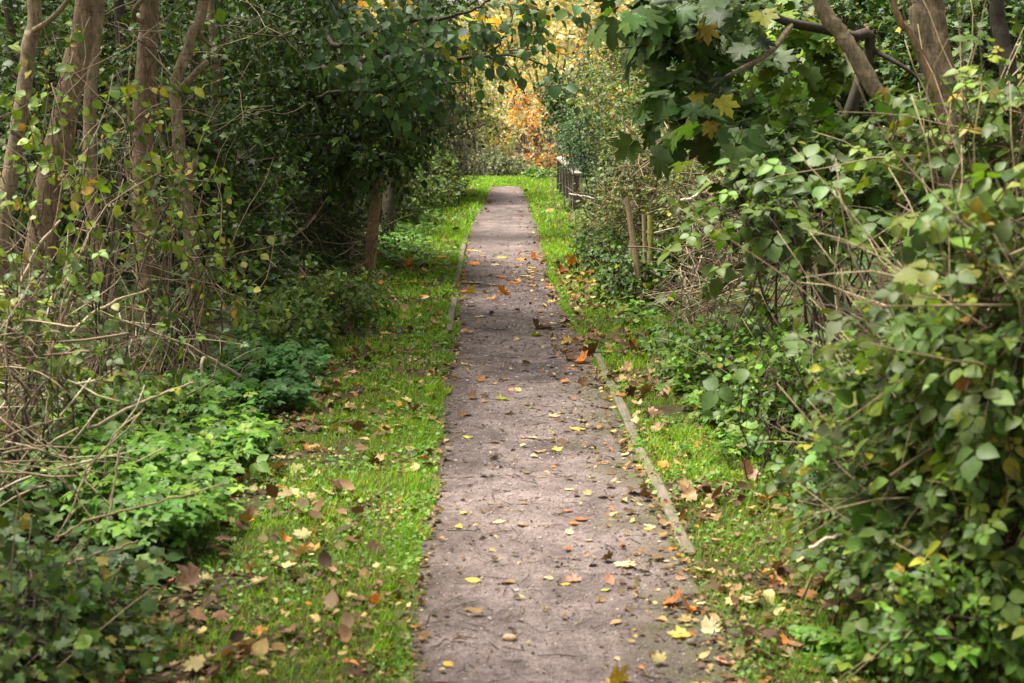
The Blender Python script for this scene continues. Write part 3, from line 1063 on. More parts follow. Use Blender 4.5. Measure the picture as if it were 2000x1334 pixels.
# ------------------------------------------------------------------ shrubs
def bush(name, label, cat, base, blobs, n, L, nl, tms, size, pal, mat=None, nb=(0, 0, 1), njit=.5, droop=.25, stems=8, stem_r=.012, bias=.45, gap=.32, gscale=1.6, dirb=(0, 0, .25), group=None,
         scol=(.09, .065, .045), bare=0, bare_col=(.2, .15, .1), link=.35, twr=.003, ydown=.2, part='foliage', gz=True):
    """blobs: (px, py, depth, rx, ry in photo pixels, depth radius)"""
    n, size, L = int(n * 1.65), size * .76, L * .9
    bx, by = base
    bz = float(gh(bx, by))
    root = thing(name, label, cat, (bx, by, bz), group)
    area = np.array([b[3] * b[4] for b in blobs], float)
    k = rng.choice(len(blobs), n, p=area / area.sum())
    v = unit(rng.normal(0, 1, (n, 3))) * (rng.random((n, 1)) ** bias)
    bb = np.array(blobs, float)[k]
    B = np.array([at(b[0] + a[0] * b[3], b[1] + a[1] * b[4], b[2] + a[2] * b[5]) for b, a in zip(bb, v)])
    cen = np.array([at(b[0], b[1], b[2]) for b in bb])
    m = vnoise(B[:, 0] * 1.0 + B[:, 1] * .7, B[:, 2] + B[:, 1] * .3, gscale, len(name) + int(abs(bx) * 7)) > gap
    if gz:
        m &= B[:, 2] > gh(B[:, 0], B[:, 1]) + .02
    B, cen = B[m], cen[m]
    D = unit(B - cen) * .6 + rng.normal(0, .55, B.shape) + np.asarray(dirb)
    LA, TA, SA = Acc(), Acc(), Acc()
    sprays(LA, TA, B, D, L, nl, tms, size, pal, nb=nb, njit=njit, droop=droop, twr=twr, ydown=ydown)
    # main stems from the root into the blobs, and links from stems to sprays
    nodes = []
    for s in range(stems):
        b = blobs[rng.choice(len(blobs), p=area / area.sum())]
        tip = at(b[0] + rng.normal(0, .45) * b[3], b[1] + rng.normal(0, .4) * b[4] - .2 * b[4], b[2] + rng.normal(0, .45) * b[5])
        foot = np.array([bx, by, bz - .05]) + np.array([rng.normal(0, .12), rng.normal(0, .12), 0])
        mid = foot * .45 + tip * .55 + np.array([rng.normal(0, .1), rng.normal(0, .1), .18])
        P = spline([foot, mid, tip], 12)
        P[1:-1] += rng.normal(0, .012, (10, 3))
        tubes(SA, P, np.linspace(stem_r, stem_r * .35, 12), 5, np.array(scol) * rng.uniform(.7, 1.4), .15)
        nodes.append(P[3:])
    nodes = np.concatenate(nodes)
    sel = np.where(rng.random(len(B)) < link)[0]
    if len(sel):
        bsel = B[sel]
        dist = np.linalg.norm(bsel[:, None] - nodes[None], axis=-1)
        nr = nodes[dist.argmin(1)]
        t = np.linspace(0, 1, 5)[None, :, None]
        P = nr[:, None] * (1 - t) + bsel[:, None] * t + np.sin(t * math.pi) * rng.normal(0, .05, (len(sel), 1, 3))
        tubes(SA, P, np.broadcast_to(np.linspace(stem_r * .35, twr, 5), (len(sel), 5)), 3, np.array(scol) * (.7 + .7 * rng.random((len(sel), 1))))
    if bare:
        i = rng.integers(0, len(B), bare)
        P = np.array([lim(B[j] - [0, 0, .1], rng.normal(0, .6, 3) + np.array([0, 0, .5]), L * rng.uniform(1, 2.6), 6, .14) for j in i])
        tubes(SA, P, np.broadcast_to(np.linspace(twr * 1.4, twr * .4, 6), (bare, 6)), 3, np.array(bare_col) * (.6 + .7 * rng.random((bare, 1))))
    SA.build('stems', M_TWIG, root)
    f = LA.build(part, mat or M_SOFT, root)
    TA.build('sprays', M_TWIG, f)
    return root


# --- left bank, back to front
LB = dict(mat=M_GLOSSY, nb=(.25, -.3, .9))
for px, d, py, rx, ry, lab in ((40, 18.5, 200, 190, 430, 'dense dark holly bush deep in the left wood behind the leaning trunk'),
                               (300, 19.0, 220, 190, 440, 'dense dark holly bush deep in the left wood behind the ivy wrapped trunk'),
                               (560, 21.5, 360, 200, 230, 'dense dark holly bush in the shade below the overhanging crown')):
    bush('holly_bush', lab, 'bush', (X_of(px, d), d), [(px, py, d, rx, ry, 1.6)], 1300, .45, 10, LOW, .085, DARKG, stems=7, stem_r=.03, gap=.18, group='dark bushes deep in the left wood', **LB)
bush('ivy_thicket', 'ivy thicket climbing behind the pale banded trunk at the left', 'ivy', (X_of(130, 14), 14), [(110, 240, 14, 150, 260, 1.0), (60, 520, 13, 120, 140, .9)], 620, .38, 9, IVYL, .075, IVYP, stems=10, gap=.34, bare=40, **LB)
bush('ivy_thicket', 'ivy thicket around the foot of the ivy wrapped trunk', 'ivy', (X_of(300, 13.2), 13.2), [(310, 250, 13.8, 120, 240, .9), (290, 540, 12.9, 120, 130, .8)], 560, .36, 9, IVYL, .07, IVYP, stems=10, gap=.30, bare=60, **LB)
bush('ivy_thicket', 'dark ivy thicket between the slim forked trunk and the overhanging crown', 'ivy', (X_of(440, 14.8), 14.8), [(440, 330, 14.8, 120, 150, .9), (450, 520, 14, 110, 110, .8)], 620, .36, 9, IVYL, .065, DARKG, stems=10, gap=.34, bare=50, **LB)
bush('thorn_shrub', 'small leaved dark thorn shrub below the overhanging crown, full of bare stems', 'shrub', (X_of(590, 17.0), 17.0), [(560, 470, 17.0, 120, 120, 1.0), (660, 440, 17.5, 90, 100, 1.0), (500, 560, 16, 80, 60, .6)], 900, .34, 9, OV, .042,
     DARKG, stems=16, stem_r=.010, gap=.36, bare=150, bare_col=(.30, .23, .16), **LB)
bush('privet_shrub', 'leafy privet shrub lining the grass behind the two bare stems', 'shrub', (X_of(800, 22), 22), [(800, 380, 22, 60, 70, 1.2), (760, 330, 23, 70, 70, 1.2), (830, 330, 25, 50, 60, 1.5)], 700, .3, 9, OV, .055, MIDG, stems=10, gap=.30, nb=(.3, -.4, .8), mat=M_GLOSSY, bare=30)
bush('twiggy_shrub', 'brown twiggy shrub, nearly leafless, on the left before the path ends', 'shrub', (X_of(850, 26.5), 26.5), [(860, 270, 26.5, 55, 95, 1.0), (895, 310, 28, 40, 60, .9), (840, 220, 26, 40, 90, .8)], 240, .4, 5, OV, .045, OLIVE, stems=26, stem_r=.012,
     gap=.25, bare=420, bare_col=(.30, .23, .18), scol=(.2, .15, .12), nb=(.3, -.4, .8))
bush('bank_shrub', 'low green shrub at the left grass edge before the twiggy brown one', 'shrub', (X_of(858, 25), 25), [(850, 372, 24.5, 50, 28, 1.2), (880, 362, 27, 30, 20, 1.2)], 260, .22, 8, OV, .05, MIDG, stems=8, gap=.25, nb=(.2, -.4, .8))
for px, d, py, rx, ry, lab in ((700, 27, 90, 230, 330, 'tall hazel filling the gap behind the overhanging crown'), (330, 25, 60, 300, 400, 'tall hazel at the back of the left wood')):
    bush('hazel', lab, 'shrub', (X_of(px, d), d), [(px, py, d, rx, ry, 2.0)], 1500, .6, 10, LOW, .11, DARKG, stems=10, stem_r=.04, gap=.2, nb=(.2, -.4, .8))

# near left: lime leaved suckers and low ivy
bush('lime_shrub', 'sparse lime green shrub hanging in front of the leaning and banded trunks', 'shrub', (X_of(180, 8.6), 8.6), [(150, 230, 8.8, 150, 130, .7), (210, 380, 8.6, 170, 130, .7), (70, 420, 8.2, 90, 200, .5)], 46, .40, 7, OV + ROUND[:1], .06, LIME, stems=14, stem_r=.007,
     gap=.25, nb=(.2, -.6, .6), droop=.45, bare=40, bare_col=(.30, .22, .14), ydown=.45)
bush('lime_shrub', 'yellowing leafy shrub before the ivy wrapped trunk, arching towards the grass', 'shrub', (X_of(330, 9.8), 9.8), [(300, 260, 10.3, 100, 110, .6), (400, 520, 9.6, 90, 110, .6), (330, 420, 9.9, 110, 110, .7), (450, 570, 9.5, 50, 60, .4)], 80, .36, 7, OV + ROUND[:1], .055, LIME + MIDG[:2] + [((.30, .27, .04), 2)],
     stems=16, stem_r=.007, gap=.28, nb=(.2, -.6, .6), droop=.45, bare=50, bare_col=(.30, .22, .14), ydown=.4)
bush('bramble', 'straggling dark bramble at the left frame edge below the leaning trunk', 'bramble', (X_of(60, 7.2), 7.2), [(70, 620, 7.6, 120, 130, .5), (60, 820, 6.9, 110, 120, .4), (220, 700, 8.0, 150, 80, .5)], 80, .40, 6, BRAM, .085, BRAMP, stems=14, stem_r=.007, gap=.3, nb=(.25, -.5, .7), bare=60, bare_col=(.26, .19, .12))
bush('ivy_clump', 'ivy clump with broad dark leaves in the bottom left corner', 'ivy', (X_of(60, 5.3), 5.3), [(70, 1190, 5.3, 150, 90, .35), (40, 1290, 4.9, 140, 80, .3), (170, 1230, 5.2, 90, 60, .25)], 230, .25, 7, IVYL + OV[:1], .05, MIDG + IVYP, stems=10, stem_r=.005, gap=.30, nb=(.2, -.3, 1), bare=40, bare_col=(.3, .22, .13))
bush('ivy_clump', 'low dark ivy clump spreading at the edge of the left grass, beyond the ground elder', 'ivy', (X_of(640, 12), 12), [(640, 590, 12.5, 90, 40, .8), (560, 640, 11.3, 80, 40, .7), (700, 570, 13.2, 50, 30, .6)], 420, .2, 8, OV, .05, MIDG, stems=8, stem_r=.005, gap=.28, nb=(.2, -.4, .9), mat=M_GLOSSY)

# --- right bank, back to front
RB = dict(nb=(-.25, -.3, .9))
for px, d, py, rx, ry, lab in ((1700, 15.5, 160, 230, 230, 'ivy hung bush behind the leaning smooth trunk'), (1940, 14.5, 200, 200, 260, 'dark bush in the upper right corner behind the trunks'),
                               (1450, 17.5, 170, 180, 230, 'dense bush behind the big leaved sycamore sprays')):
    bush('ivy_bush', lab, 'bush', (X_of(px, d), d), [(px, py, d, rx, ry, 1.3)], 850, .42, 10, IVYL, .085, IVYP + [((.10, .15, .03), 1)], stems=8, stem_r=.03, gap=.26, mat=M_GLOSSY, group='dark bushes behind the right bank', bare=40, **RB)
bush('mixed_hedge', 'hedge of small green and yellow leaves, right of the path beside the fence', 'hedge', (X_of(1290, 20), 20), [(1270, 185, 20, 120, 140, 1.4), (1330, 260, 18, 120, 130, 1.2), (1165, 190, 23, 60, 75, 1.4), (1350, 60, 20, 120, 90, 1.5)], 1300, .36, 9, OV, .055, HEDGE,
     stems=22, stem_r=.014, gap=.30, bare=140, bare_col=(.22, .17, .12), **RB)
bush('rounded_bush', 'rounded fresh green bush leaning over the timber fence', 'bush', (X_of(1190, 20.5), 20.5), [(1165, 290, 21, 72, 62, 1.0), (1212, 345, 20, 48, 45, .9)  , (1145, 255, 22, 36, 36, .7), (1172, 330, 22, 22, 36, .5)], 900, .26, 9, OV, .036, [((.05, .12, .04), 5), ((.075, .16, .05), 4), ((.10, .2, .06), 2)],
     stems=12, stem_r=.010, gap=.26, mat=M_GLOSSY, **RB)
bush('ivy_drape', 'dark ivy hanging over the fence end at the gap in the trees', 'ivy', (X_of(1115, 24), 24), [(1098, 215, 25, 24, 45, .6), (1082, 180, 25.5, 28, 30, .6), (1112, 250, 24.5, 20, 32, .6)], 210, .22, 8, OV, .062, DARKG, stems=8, stem_r=.008, gap=.25, mat=M_GLOSSY, **RB)
bush('thorn_hedge', 'thorny hedge of dull leaves and pale dead stems above the wooden stakes', 'hedge', (X_of(1320, 16), 16), [(1230, 400, 17, 80, 60, .9), (1300, 340, 16, 110, 80, 1.0), (1400, 380, 14.5, 100, 90, .9), (1200, 440, 18, 42, 45, .8)], 900, .3, 8, OV, .045, HEDGE + [((.16, .13, .06), 2)],
     stems=20, stem_r=.008, gap=.36, bare=320, bare_col=(.42, .33, .22), **RB)
bush('ivy_bank', 'dark glossy ivy bank below the wooden stakes at the right grass edge', 'ivy', (X_of(1230, 14.5), 14.5), [(1180, 500, 16, 60, 50, .7), (1240, 550, 14, 70, 45, .6), (1290, 590, 13, 60, 45, .6), (1165, 470, 18, 34, 32, .7), (1330, 520, 14, 60, 60, .6)], 720, .2, 8, IVYL + [OV[0]], .05, MIDG + DARKG,
     stems=10, stem_r=.005, gap=.26, mat=M_GLOSSY, **RB)
bush('nettle_bank', 'mid green nettle bank rising behind the right edging boards', 'nettles', (X_of(1420, 9.6), 9.6), [(1350, 670, 11, 80, 60, .6), (1420, 720, 9.8, 90, 70, .6), (1500, 600, 10.5, 110, 80, .7), (1520, 760, 8.6, 90, 80, .5), (1590, 480, 10.5, 110, 90, .7)], 760, .26, 8, OV, .055,
     MIDG + ELDERP[:2], stems=18, stem_r=.005, gap=.30, bare=60, bare_col=(.35, .28, .16), **RB)
bush('laurel_sapling', 'broad leaved sapling between the dead stems and the leaning trunk', 'sapling', (X_of(1600, 9.8), 9.8), [(1560, 330, 9.9, 110, 80, .5), (1620, 400, 9.5, 120, 90, .5), (1500, 290, 10.3, 80, 60, .4)], 260, .32, 6, SYC + [ROUND[0]], .10, SYCP + MIDG, stems=12, stem_r=.009, gap=.26, **RB)


def sycamore():
    base = np.array([X_of(1640, 11.0), 11.0, .2])
    root = thing('sycamore_sapling', 'sycamore sapling with big dark lobed leaves hanging over the right verge', 'sapling', base)
    B = Acc()
    pts = [base - [0, 0, .2], base + [-.1, 0, .8], at(1700, 95, 10.9), at(1660, 72, 10.8), at(1615, 58, 10.7), at(1545, 45, 10.6), at(1505, 28, 10.5), at(1470, 0, 10.4), at(1380, -60, 10.2)]
    main = spline(pts, 30)
    tubes(B, main, np.linspace(.045, .018, 30), 9, (.1, .1, .1), .12)
    B.build('trunk', M_BARK_DARK, root)
    B2 = Acc()
    pale = spline([at(1546, 46, 10.6), at(1515, 90, 10.45), at(1480, 118, 10.35), at(1450, 133, 10.3), at(1415, 152, 10.2)], 14)
    tubes(B2, pale, np.linspace(.022, .012, 14), 8, (.1, .1, .1), .12)
    B2.build('branch', M_BARK_PALE, root)
    B3 = Acc()
    for t, r in (([(1480, 118, 10.35), (1440, 120, 10.3), (1390, 118, 10.2)], .010), ([(1510, 85, 10.5), (1460, 90, 10.4), (1430, 125, 10.3)], .008), ([(1415, 152, 10.2), (1370, 190, 10.0), (1320, 215, 9.9), (1260, 225, 9.8)], .010),
                 ([(1470, 0, 10.4), (1380, 20, 10.2), (1290, 30, 10.0), (1220, 40, 9.9)], .012), ([(1380, 20, 10.2), (1330, 70, 10.0), (1250, 90, 9.9), (1180, 95, 9.8)], .009)):
        lp = spline([at(*q) for q in t], 10)
        tubes(B3, lp, np.linspace(r, r * .5, 10), 6, (.1, .1, .1), .1)
    B3.build('branches', M_BARK_DARK, root)
    B4 = Acc()
    tubes(B4, spline([at(1700, 95, 10.9), at(1760, 128, 10.8), at(1800, 160, 10.8)], 10), np.linspace(.02, .010, 10), 6, (.1, .1, .1), .1)
    B4.build('branch', M_BARK_DARK, root)
    LA, TA = Acc(), Acc()
    bs, n = [], 0
    for px, py, d, rx, ry, n in ((1310, 18, 9.9, 80, 32, 20), (1410, 28, 10.1, 75, 34, 19), (1265, 66, 9.8, 40, 14, 5), (1360, 92, 10.0, 45, 20, 7), (1350, 190, 9.8, 48, 22, 8), (1410, 232, 10.0, 50, 26, 10), (1300, 228, 9.8, 20, 10, 2), (1445, 180, 10.2, 34, 24, 5), (1450, 50, 10.3, 50, 35, 9)):
        bs += [at(px + rng.normal(0, .7) * rx, py + rng.normal(0, .7) * ry, d + rng.normal(0, .35)) for _ in range(n)]
    bs = np.array(bs)
    sprays(LA, TA, bs, rng.normal(0, .6, (len(bs), 3)) + [-.4, -.3, 0], .22, 4, SYC, .135, SYCP, nb=(-.1, -.32, .95), njit=.28, droop=.2, twr=.003, ydown=.45, spread=.8, sjit=.3)
    c = LA.build('crown', M_SOFT, root)
    TA.build('sprays', M_TWIG, c)
    # fresh lime and mid green sprays further in
    LA, TA = Acc(), Acc()
    bs = np.array([at(1530 + rng.normal(0, 35), 110 + rng.normal(0, 40), 11.2 + rng.normal(0, .2)) for _ in range(34)] + [at(1620 + rng.normal(0, 30), 95 + rng.normal(0, 35), 11.2) for _ in range(18)])
    sprays(LA, TA, bs, rng.normal(0, .6, (len(bs), 3)) + [-.4, -.3, 0], .22, 5, SYC + IVYL, .10, LIME[:3] + MIDG[:2], nb=(-.15, -.55, .75), njit=.4, ydown=.4)
    f = LA.build('young_leaves', M_SOFT, root)
    TA.build('young_sprays', M_TWIG, f)


sycamore()

# near right: brambles
RNB = dict(nb=(-.2, -.28, .95), njit=.42)
bush('bramble', 'big foreground bramble with broad dull green leaves filling the right side', 'bramble', (X_of(1850, 5.6), 5.6),
     [(1800, 390, 6.2, 180, 130, .5), (1900, 280, 6.4, 120, 60, .4), (1890, 560, 5.6, 190, 170, .5), (1900, 780, 5.1, 170, 170, .45), (1950, 330, 6.0, 150, 150, .5), (1660, 480, 6.6, 140, 110, .4), (1990, 600, 4.9, 120, 250, .4)], 640, .38, 6, BRAM, .108, BRAMP, stems=26, stem_r=.006,
     gap=.40, bare=190, bare_col=(.42, .32, .19), scol=(.14, .08, .06), droop=.35, ydown=.35, **RNB)
bush('bramble', 'arching bramble sprays with rounded grey green leaves reaching over the right verge', 'bramble', (X_of(1700, 6.6), 6.6),
     [(1560, 560, 6.6, 130, 70, .35), (1640, 650, 6.3, 120, 70, .35), (1480, 420, 7.2, 60, 50, .25), (1430, 600, 6.9, 60, 40, .25), (1600, 420, 7.0, 110, 60, .35)], 125, .36, 5, BRAM, .125, BRAMP[:3], stems=18, stem_r=.006, gap=.24, scol=(.07, .05, .045),
     droop=.3, ydown=.35, **RNB)
bush('bramble', 'lower bramble on the right with yellowing leaves and a red arching cane', 'bramble', (X_of(1790, 5.4), 5.4),
     [(1760, 760, 5.7, 110, 80, .3), (1870, 900, 5.2, 130, 110, .35), (1770, 890, 5.6, 80, 70, .3), (1950, 1080, 4.8, 110, 140, .3), (1840, 1040, 5.1, 90, 80, .3)], 330, .32, 6, BRAM, .088, BRAMP + [((.3, .29, .03), .5)], stems=24, stem_r=.005, gap=.32, bare=110,
     bare_col=(.45, .34, .2), scol=(.2, .08, .06), ydown=.3, **RNB)
bush('herb_clump', 'fresh green herb clump spilling over the grass in the lower right corner', 'herbs', (X_of(1800, 4.9), 4.9),
     [(1740, 1090, 5.2, 90, 70, .25), (1670, 1000, 5.6, 80, 55, .25), (1890, 1230, 4.6, 140, 90, .25), (1640, 930, 5.9, 60, 45, .25)], 360, .17, 8, OV, .042, ELDERP + MIDG, stems=14, stem_r=.004, gap=.30, nb=(-.1, -.4, 1), link=.5)
bush('herb_clump', 'dark shaded herb clump under the brambles behind the right edging boards', 'herbs', (X_of(1500, 7.4), 7.4),
     [(1480, 830, 7.4, 70, 60, .4), (1560, 860, 6.8, 90, 60, .4), (1640, 790, 7.0, 90, 70, .4)], 300, .2, 8, OV, .046, MIDG, stems=12, stem_r=.004, gap=.30, nb=(-.2, -.4, 1), link=.5)

# --- beyond the crest
FB = dict(nb=(0, -.6, .6), mat=M_THIN)
bush('crest_shrub', 'low grey green shrub closing the view where the path ends', 'shrub', (X_of(960, 34), 34), [(940, 325, 34, 50, 34, 1.0), (1000, 335, 34.5, 45, 28, 1.0), (900, 300, 35, 40, 45, 1.0)], 560, .3, 9, OV, .065, GREY, stems=14, gap=.26, bare=80, bare_col=(.3, .25, .2), nb=(0, -.5, .8), mat=M_GLOSSY)
bush('herb_clump', 'bright green herb clump in the grass beyond the fence end', 'herbs', (X_of(1050, 32.5), 32.5), [(1055, 345, 32.5, 34, 12, .5)], 70, .16, 8, OV, .07, ELDERP, stems=6, gap=.1, nb=(0, -.4, 1))
bush('autumn_shrub', 'orange leaved autumn shrub beyond the end of the path', 'shrub', (X_of(1040, 42), 42), [(1035, 270, 42, 48, 50, 1.5), (1025, 205, 43, 45, 30, 1.5), (1060, 310, 41, 30, 35, 1.0)], 270, .5, 8, LOW, .115, ORANGE[:2] + FARP[:3], stems=12, stem_r=.03, gap=.34, bare=60, bare_col=(.3, .2, .14), **FB)
bush('pale_willow', 'pale olive leaved willow bush left of the orange shrub in the far gap', 'bush', (X_of(920, 40), 40), [(915, 210, 40, 60, 80, 1.5), (880, 260, 39, 40, 70, 1.2), (960, 270, 44, 50, 60, 1.5)], 420, .5, 8, LOW, .11, OLIVE + GREY[:2], stems=18, stem_r=.02, gap=.34, bare=150, bare_col=(.34, .26, .18), **FB)
bush('autumn_tree', 'tall pale olive and buff autumn tree beyond the gap in the trees', 'tree', (X_of(1080, 52), 52), [(1060, 50, 52, 130, 90, 3), (960, 120, 54, 90, 70, 2.5), (1190, 50, 50, 110, 100, 2.5), (1010, -60, 52, 200, 80, 3)], 900, .8, 9, LOW, .17, FARP + ORANGE[1:2], stems=14, stem_r=.06, gap=.28, bare=70, bare_col=(.3, .22, .15), **FB)
bush('birch_thicket', 'thin pale thicket at the far end of the tunnel, mixed yellow and bare', 'bush', (X_of(980, 60), 60), [(980, 220, 60, 110, 90, 3), (900, 150, 62, 80, 90, 3), (1080, 180, 60, 90, 90, 3)], 520, .8, 8, LOW, .17, FARP, stems=20, stem_r=.04, gap=.36, bare=420, bare_col=(.42, .33, .25), **FB)
far = Acc()
ft = Acc()
nb_ = 2600
px_ = rng.uniform(-900, 2900, nb_)
py_ = rng.uniform(-260, 250, nb_)
dd_ = rng.uniform(70, 105, nb_)
mk = (np.abs(px_ - 985) > 90) | (rng.random(nb_) < .5)
Bf = np.array([at(a_, b_, c_) for a_, b_, c_ in zip(px_[mk], py_[mk], dd_[mk])])
sprays(far, ft, Bf, rng.normal(0, 1, Bf.shape), 1.8, 9, LOW, .5, OLIVE + PEACH[:2] + MIDG, nb=(0, -.5, .7), twr=.02)
tag(far.build('distant_woods', M_THIN), 'autumn woods far behind the gap', kind='stuff')
tag(ft.build('distant_branches', M_TWIG), 'bare branches of the far autumn woods', kind='stuff')

# ------------------------------------------------------------------ dead stems: clumps and single canes
STRAW = [(.40, .30, .19), (.30, .22, .135), (.50, .41, .28), (.13, .085, .055), (.26, .19, .12), (.20, .13, .08)]


def stem_clump(label, base, blobs, n, L, r=.0035, up=.35, group='tangles of dead stems', bend=.16, mat=None):
    bx, by = base
    root = np.array([bx, by, float(gh(bx, by))])
    acc = Acc()
    area = np.array([b[3] * b[4] for b in blobs], float)
    main = unit(rng.normal(0, 1, (5, 3)) + [0, 0, up])
    for i in range(n):
        b = blobs[rng.choice(len(blobs), p=area / area.sum())]
        p = at(b[0] + rng.uniform(-1, 1) * b[3], b[1] + rng.uniform(-1, 1) * b[4], b[2] + rng.uniform(-1, 1) * b[5])
        p[2] = max(p[2], gh(p[0], p[1]) + .01)
        d = unit(main[rng.integers(5)] * .8 + rng.normal(0, .55, 3))
        LL = L * rng.uniform(.4, 1.5)
        P = lim(p - d * LL * .5, d, LL, 7, bend, .03)
        P[:, 2] = np.maximum(P[:, 2], gh(P[:, 0], P[:, 1]) + .004)
        c = np.array(STRAW[rng.integers(len(STRAW))]) * rng.uniform(.7, 1.2)
        rr = r * rng.uniform(.5, 1.5)
        tubes(acc, P, np.linspace(rr, rr * .45, 7), 4, c)
    o = acc.build('dead_stalk_tangle', M_DRY, org=root)
    return tag(o, label, 'dead stems', group)


stem_clump('tangle of pale dead stems at the left below the leaning trunk', (X_of(200, 8.6), 8.6), [(180, 760, 8.6, 170, 130, .4), (300, 700, 9.2, 130, 110, .4)], 130, .55, .0042)
stem_clump('brown dead stems arching at the left frame edge beside the ground elder', (X_of(80, 6.6), 6.6), [(80, 950, 6.6, 110, 110, .3), (60, 760, 7.2, 90, 130, .3)], 100, .5, .0045)
stem_clump('thin twisting vine stems round the ivy wrapped trunk', (X_of(290, 11.8), 11.8), [(290, 200, 11.9, 70, 200, .3), (260, 420, 11.6, 90, 90, .4)], 80, .5, .005, .5, bend=.28)
stem_clump('pale leafless twigs in front of the dark crown beside the slim forked trunk', (X_of(470, 13), 13), [(470, 140, 13, 80, 110, .4)], 24, .6, .005, .3, bend=.14)
stem_clump('thin dead stems standing below the dark overhanging crown', (X_of(540, 14), 14), [(520, 570, 14, 100, 90, .5), (640, 480, 16.5, 90, 70, .5)], 90, .55, .0045, .9)
stem_clump('dead stems at the foot of the tan bare stem on the left verge', (X_of(715, 16), 16), [(705, 500, 16, 30, 26, .2)], 26, .35, .004, .6)
stem_clump('straw coloured tangle of dead stems behind the nettles on the right bank', (X_of(1430, 10.8), 10.8), [(1420, 470, 11, 90, 60, .4), (1480, 430, 10.8, 70, 50, .4), (1370, 540, 11.6, 60, 50, .3)], 210, .5, .004, .1)
stem_clump('sheaf of straight pale dead stems leaning down the right bank above the ivy', (X_of(1350, 11.5), 11.5), [(1350, 590, 11.5, 36, 44, .25)], 50, .45, .004, -.2, bend=.05)
stem_clump('pale dead stems high in the thorn hedge on the right', (X_of(1380, 13.5), 13.5), [(1360, 330, 14, 110, 70, .5), (1300, 300, 15.5, 80, 60, .5)], 120, .55, .004, .6)
stem_clump('bent straw stems at the right frame edge among the brambles', (X_of(1960, 4.9), 4.9), [(1960, 960, 4.9, 60, 100, .2), (1900, 720, 5.2, 110, 120, .25)], 50, .38, .0045, .5)
stem_clump('short pale stalks poking out of the herbs at the lower right', (X_of(1680, 5.4), 5.4), [(1680, 1040, 5.4, 90, 60, .2), (1640, 930, 5.8, 80, 60, .2)], 24, .22, .004, .5, bend=.05)


def cane(label, trace, w, d, col=(.46, .36, .24), name='dead_cane', cat='cane', group='long dead canes'):
    pts = [at(p[0], p[1], p[2] if len(p) > 2 else d) for p in trace]
    for p in pts:
        p[2] = max(p[2], float(gh(p[0], p[1])) + .008)
    P = spline(pts, 6 * len(pts))
    P[1:-1] += rng.normal(0, .003, (len(P) - 2, 3))
    acc = Acc()
    r = w / 2 / F * d
    tubes(acc, P, np.linspace(r, r * .55, len(P)), 7, col, .2)
    return tag(acc.build(name, M_DRY, org=P[0]), label, cat, group)


cane('pale cane rising in a long curve across the foot of the thick leaning trunk', [(0, 800), (60, 730), (130, 660), (200, 600, 8.4), (290, 565, 8.8)], 9, 8.2)
cane('brown cane lying low across the tangle above the ground elder', [(130, 862), (210, 820), (300, 775, 7.6), (380, 748, 8)], 9, 7.4, (.34, .26, .18))
cane('dark forked cane hanging before the ivy wrapped trunk', [(470, 735, 9.4), (400, 700, 9), (395, 760, 8.9), (385, 830, 8.6)], 8, 9, (.5, .42, .3))
cane('slanting brown cane at the left frame edge over the ground elder', [(0, 890), (60, 800), (110, 660), (140, 570)], 9, 7.2, (.22, .15, .1))
cane('pale arched cane between the leaning trunk and the lime shrub', [(60, 690), (40, 580), (70, 490), (118, 430)], 8, 7.8, (.5, .4, .28))
cane('long thin cane over the ground elder at the left, pointing to the grass', [(80, 1080), (160, 1020), (280, 990), (440, 945)], 6, 6.0, (.28, .19, .1))
cane('thick brown cane curving low above the bottom left ivy', [(70, 1130), (120, 1105), (200, 1080), (270, 1056)], 8, 5.6, (.3, .2, .12))
cane('upright straw cane standing in the ground elder', [(200, 1110), (215, 1000), (230, 900), (240, 860)], 6, 6.3, (.5, .4, .25))
cane('white broken stick in front of the sycamore sapling on the right bank', [(1330, 392), (1350, 388), (1368, 372)], 7, 11.5, (.75, .7, .58))
cane('short pale rail stick poking out of the hedge near the far fence', [(1112, 379, 20), (1140, 383, 19.6), (1162, 388, 19.4)], 4, 20, (.5, .44, .36))
cane('red arching cane rising through the lower right bramble', [(1845, 1010), (1815, 930), (1790, 850), (1765, 800), (1725, 772)], 11, 5.2, (.22, .07, .06))
cane('dark red cane drooping over the lower right herbs', [(1700, 1150), (1780, 1165), (1840, 1200), (1910, 1215)], 8, 4.9, (.13, .05, .045))
cane('pale bent straw arching out above the lower right herbs', [(1580, 1070), (1640, 1045), (1675, 1045), (1720, 1080)], 8, 5.2, (.6, .5, .35))
cane('dark straight cane across the arching grey green bramble sprays', [(1590, 590), (1660, 610), (1730, 640), (1790, 700)], 8, 6.3, (.06, .04, .035))
cane('orange brown straw inside the big bramble on the right', [(1858, 655), (1890, 690), (1930, 720)], 8, 5.0, (.4, .2, .08))

# ------------------------------------------------------------------ ground cover (nobody could count it)
cov, covs = Acc(), Acc()


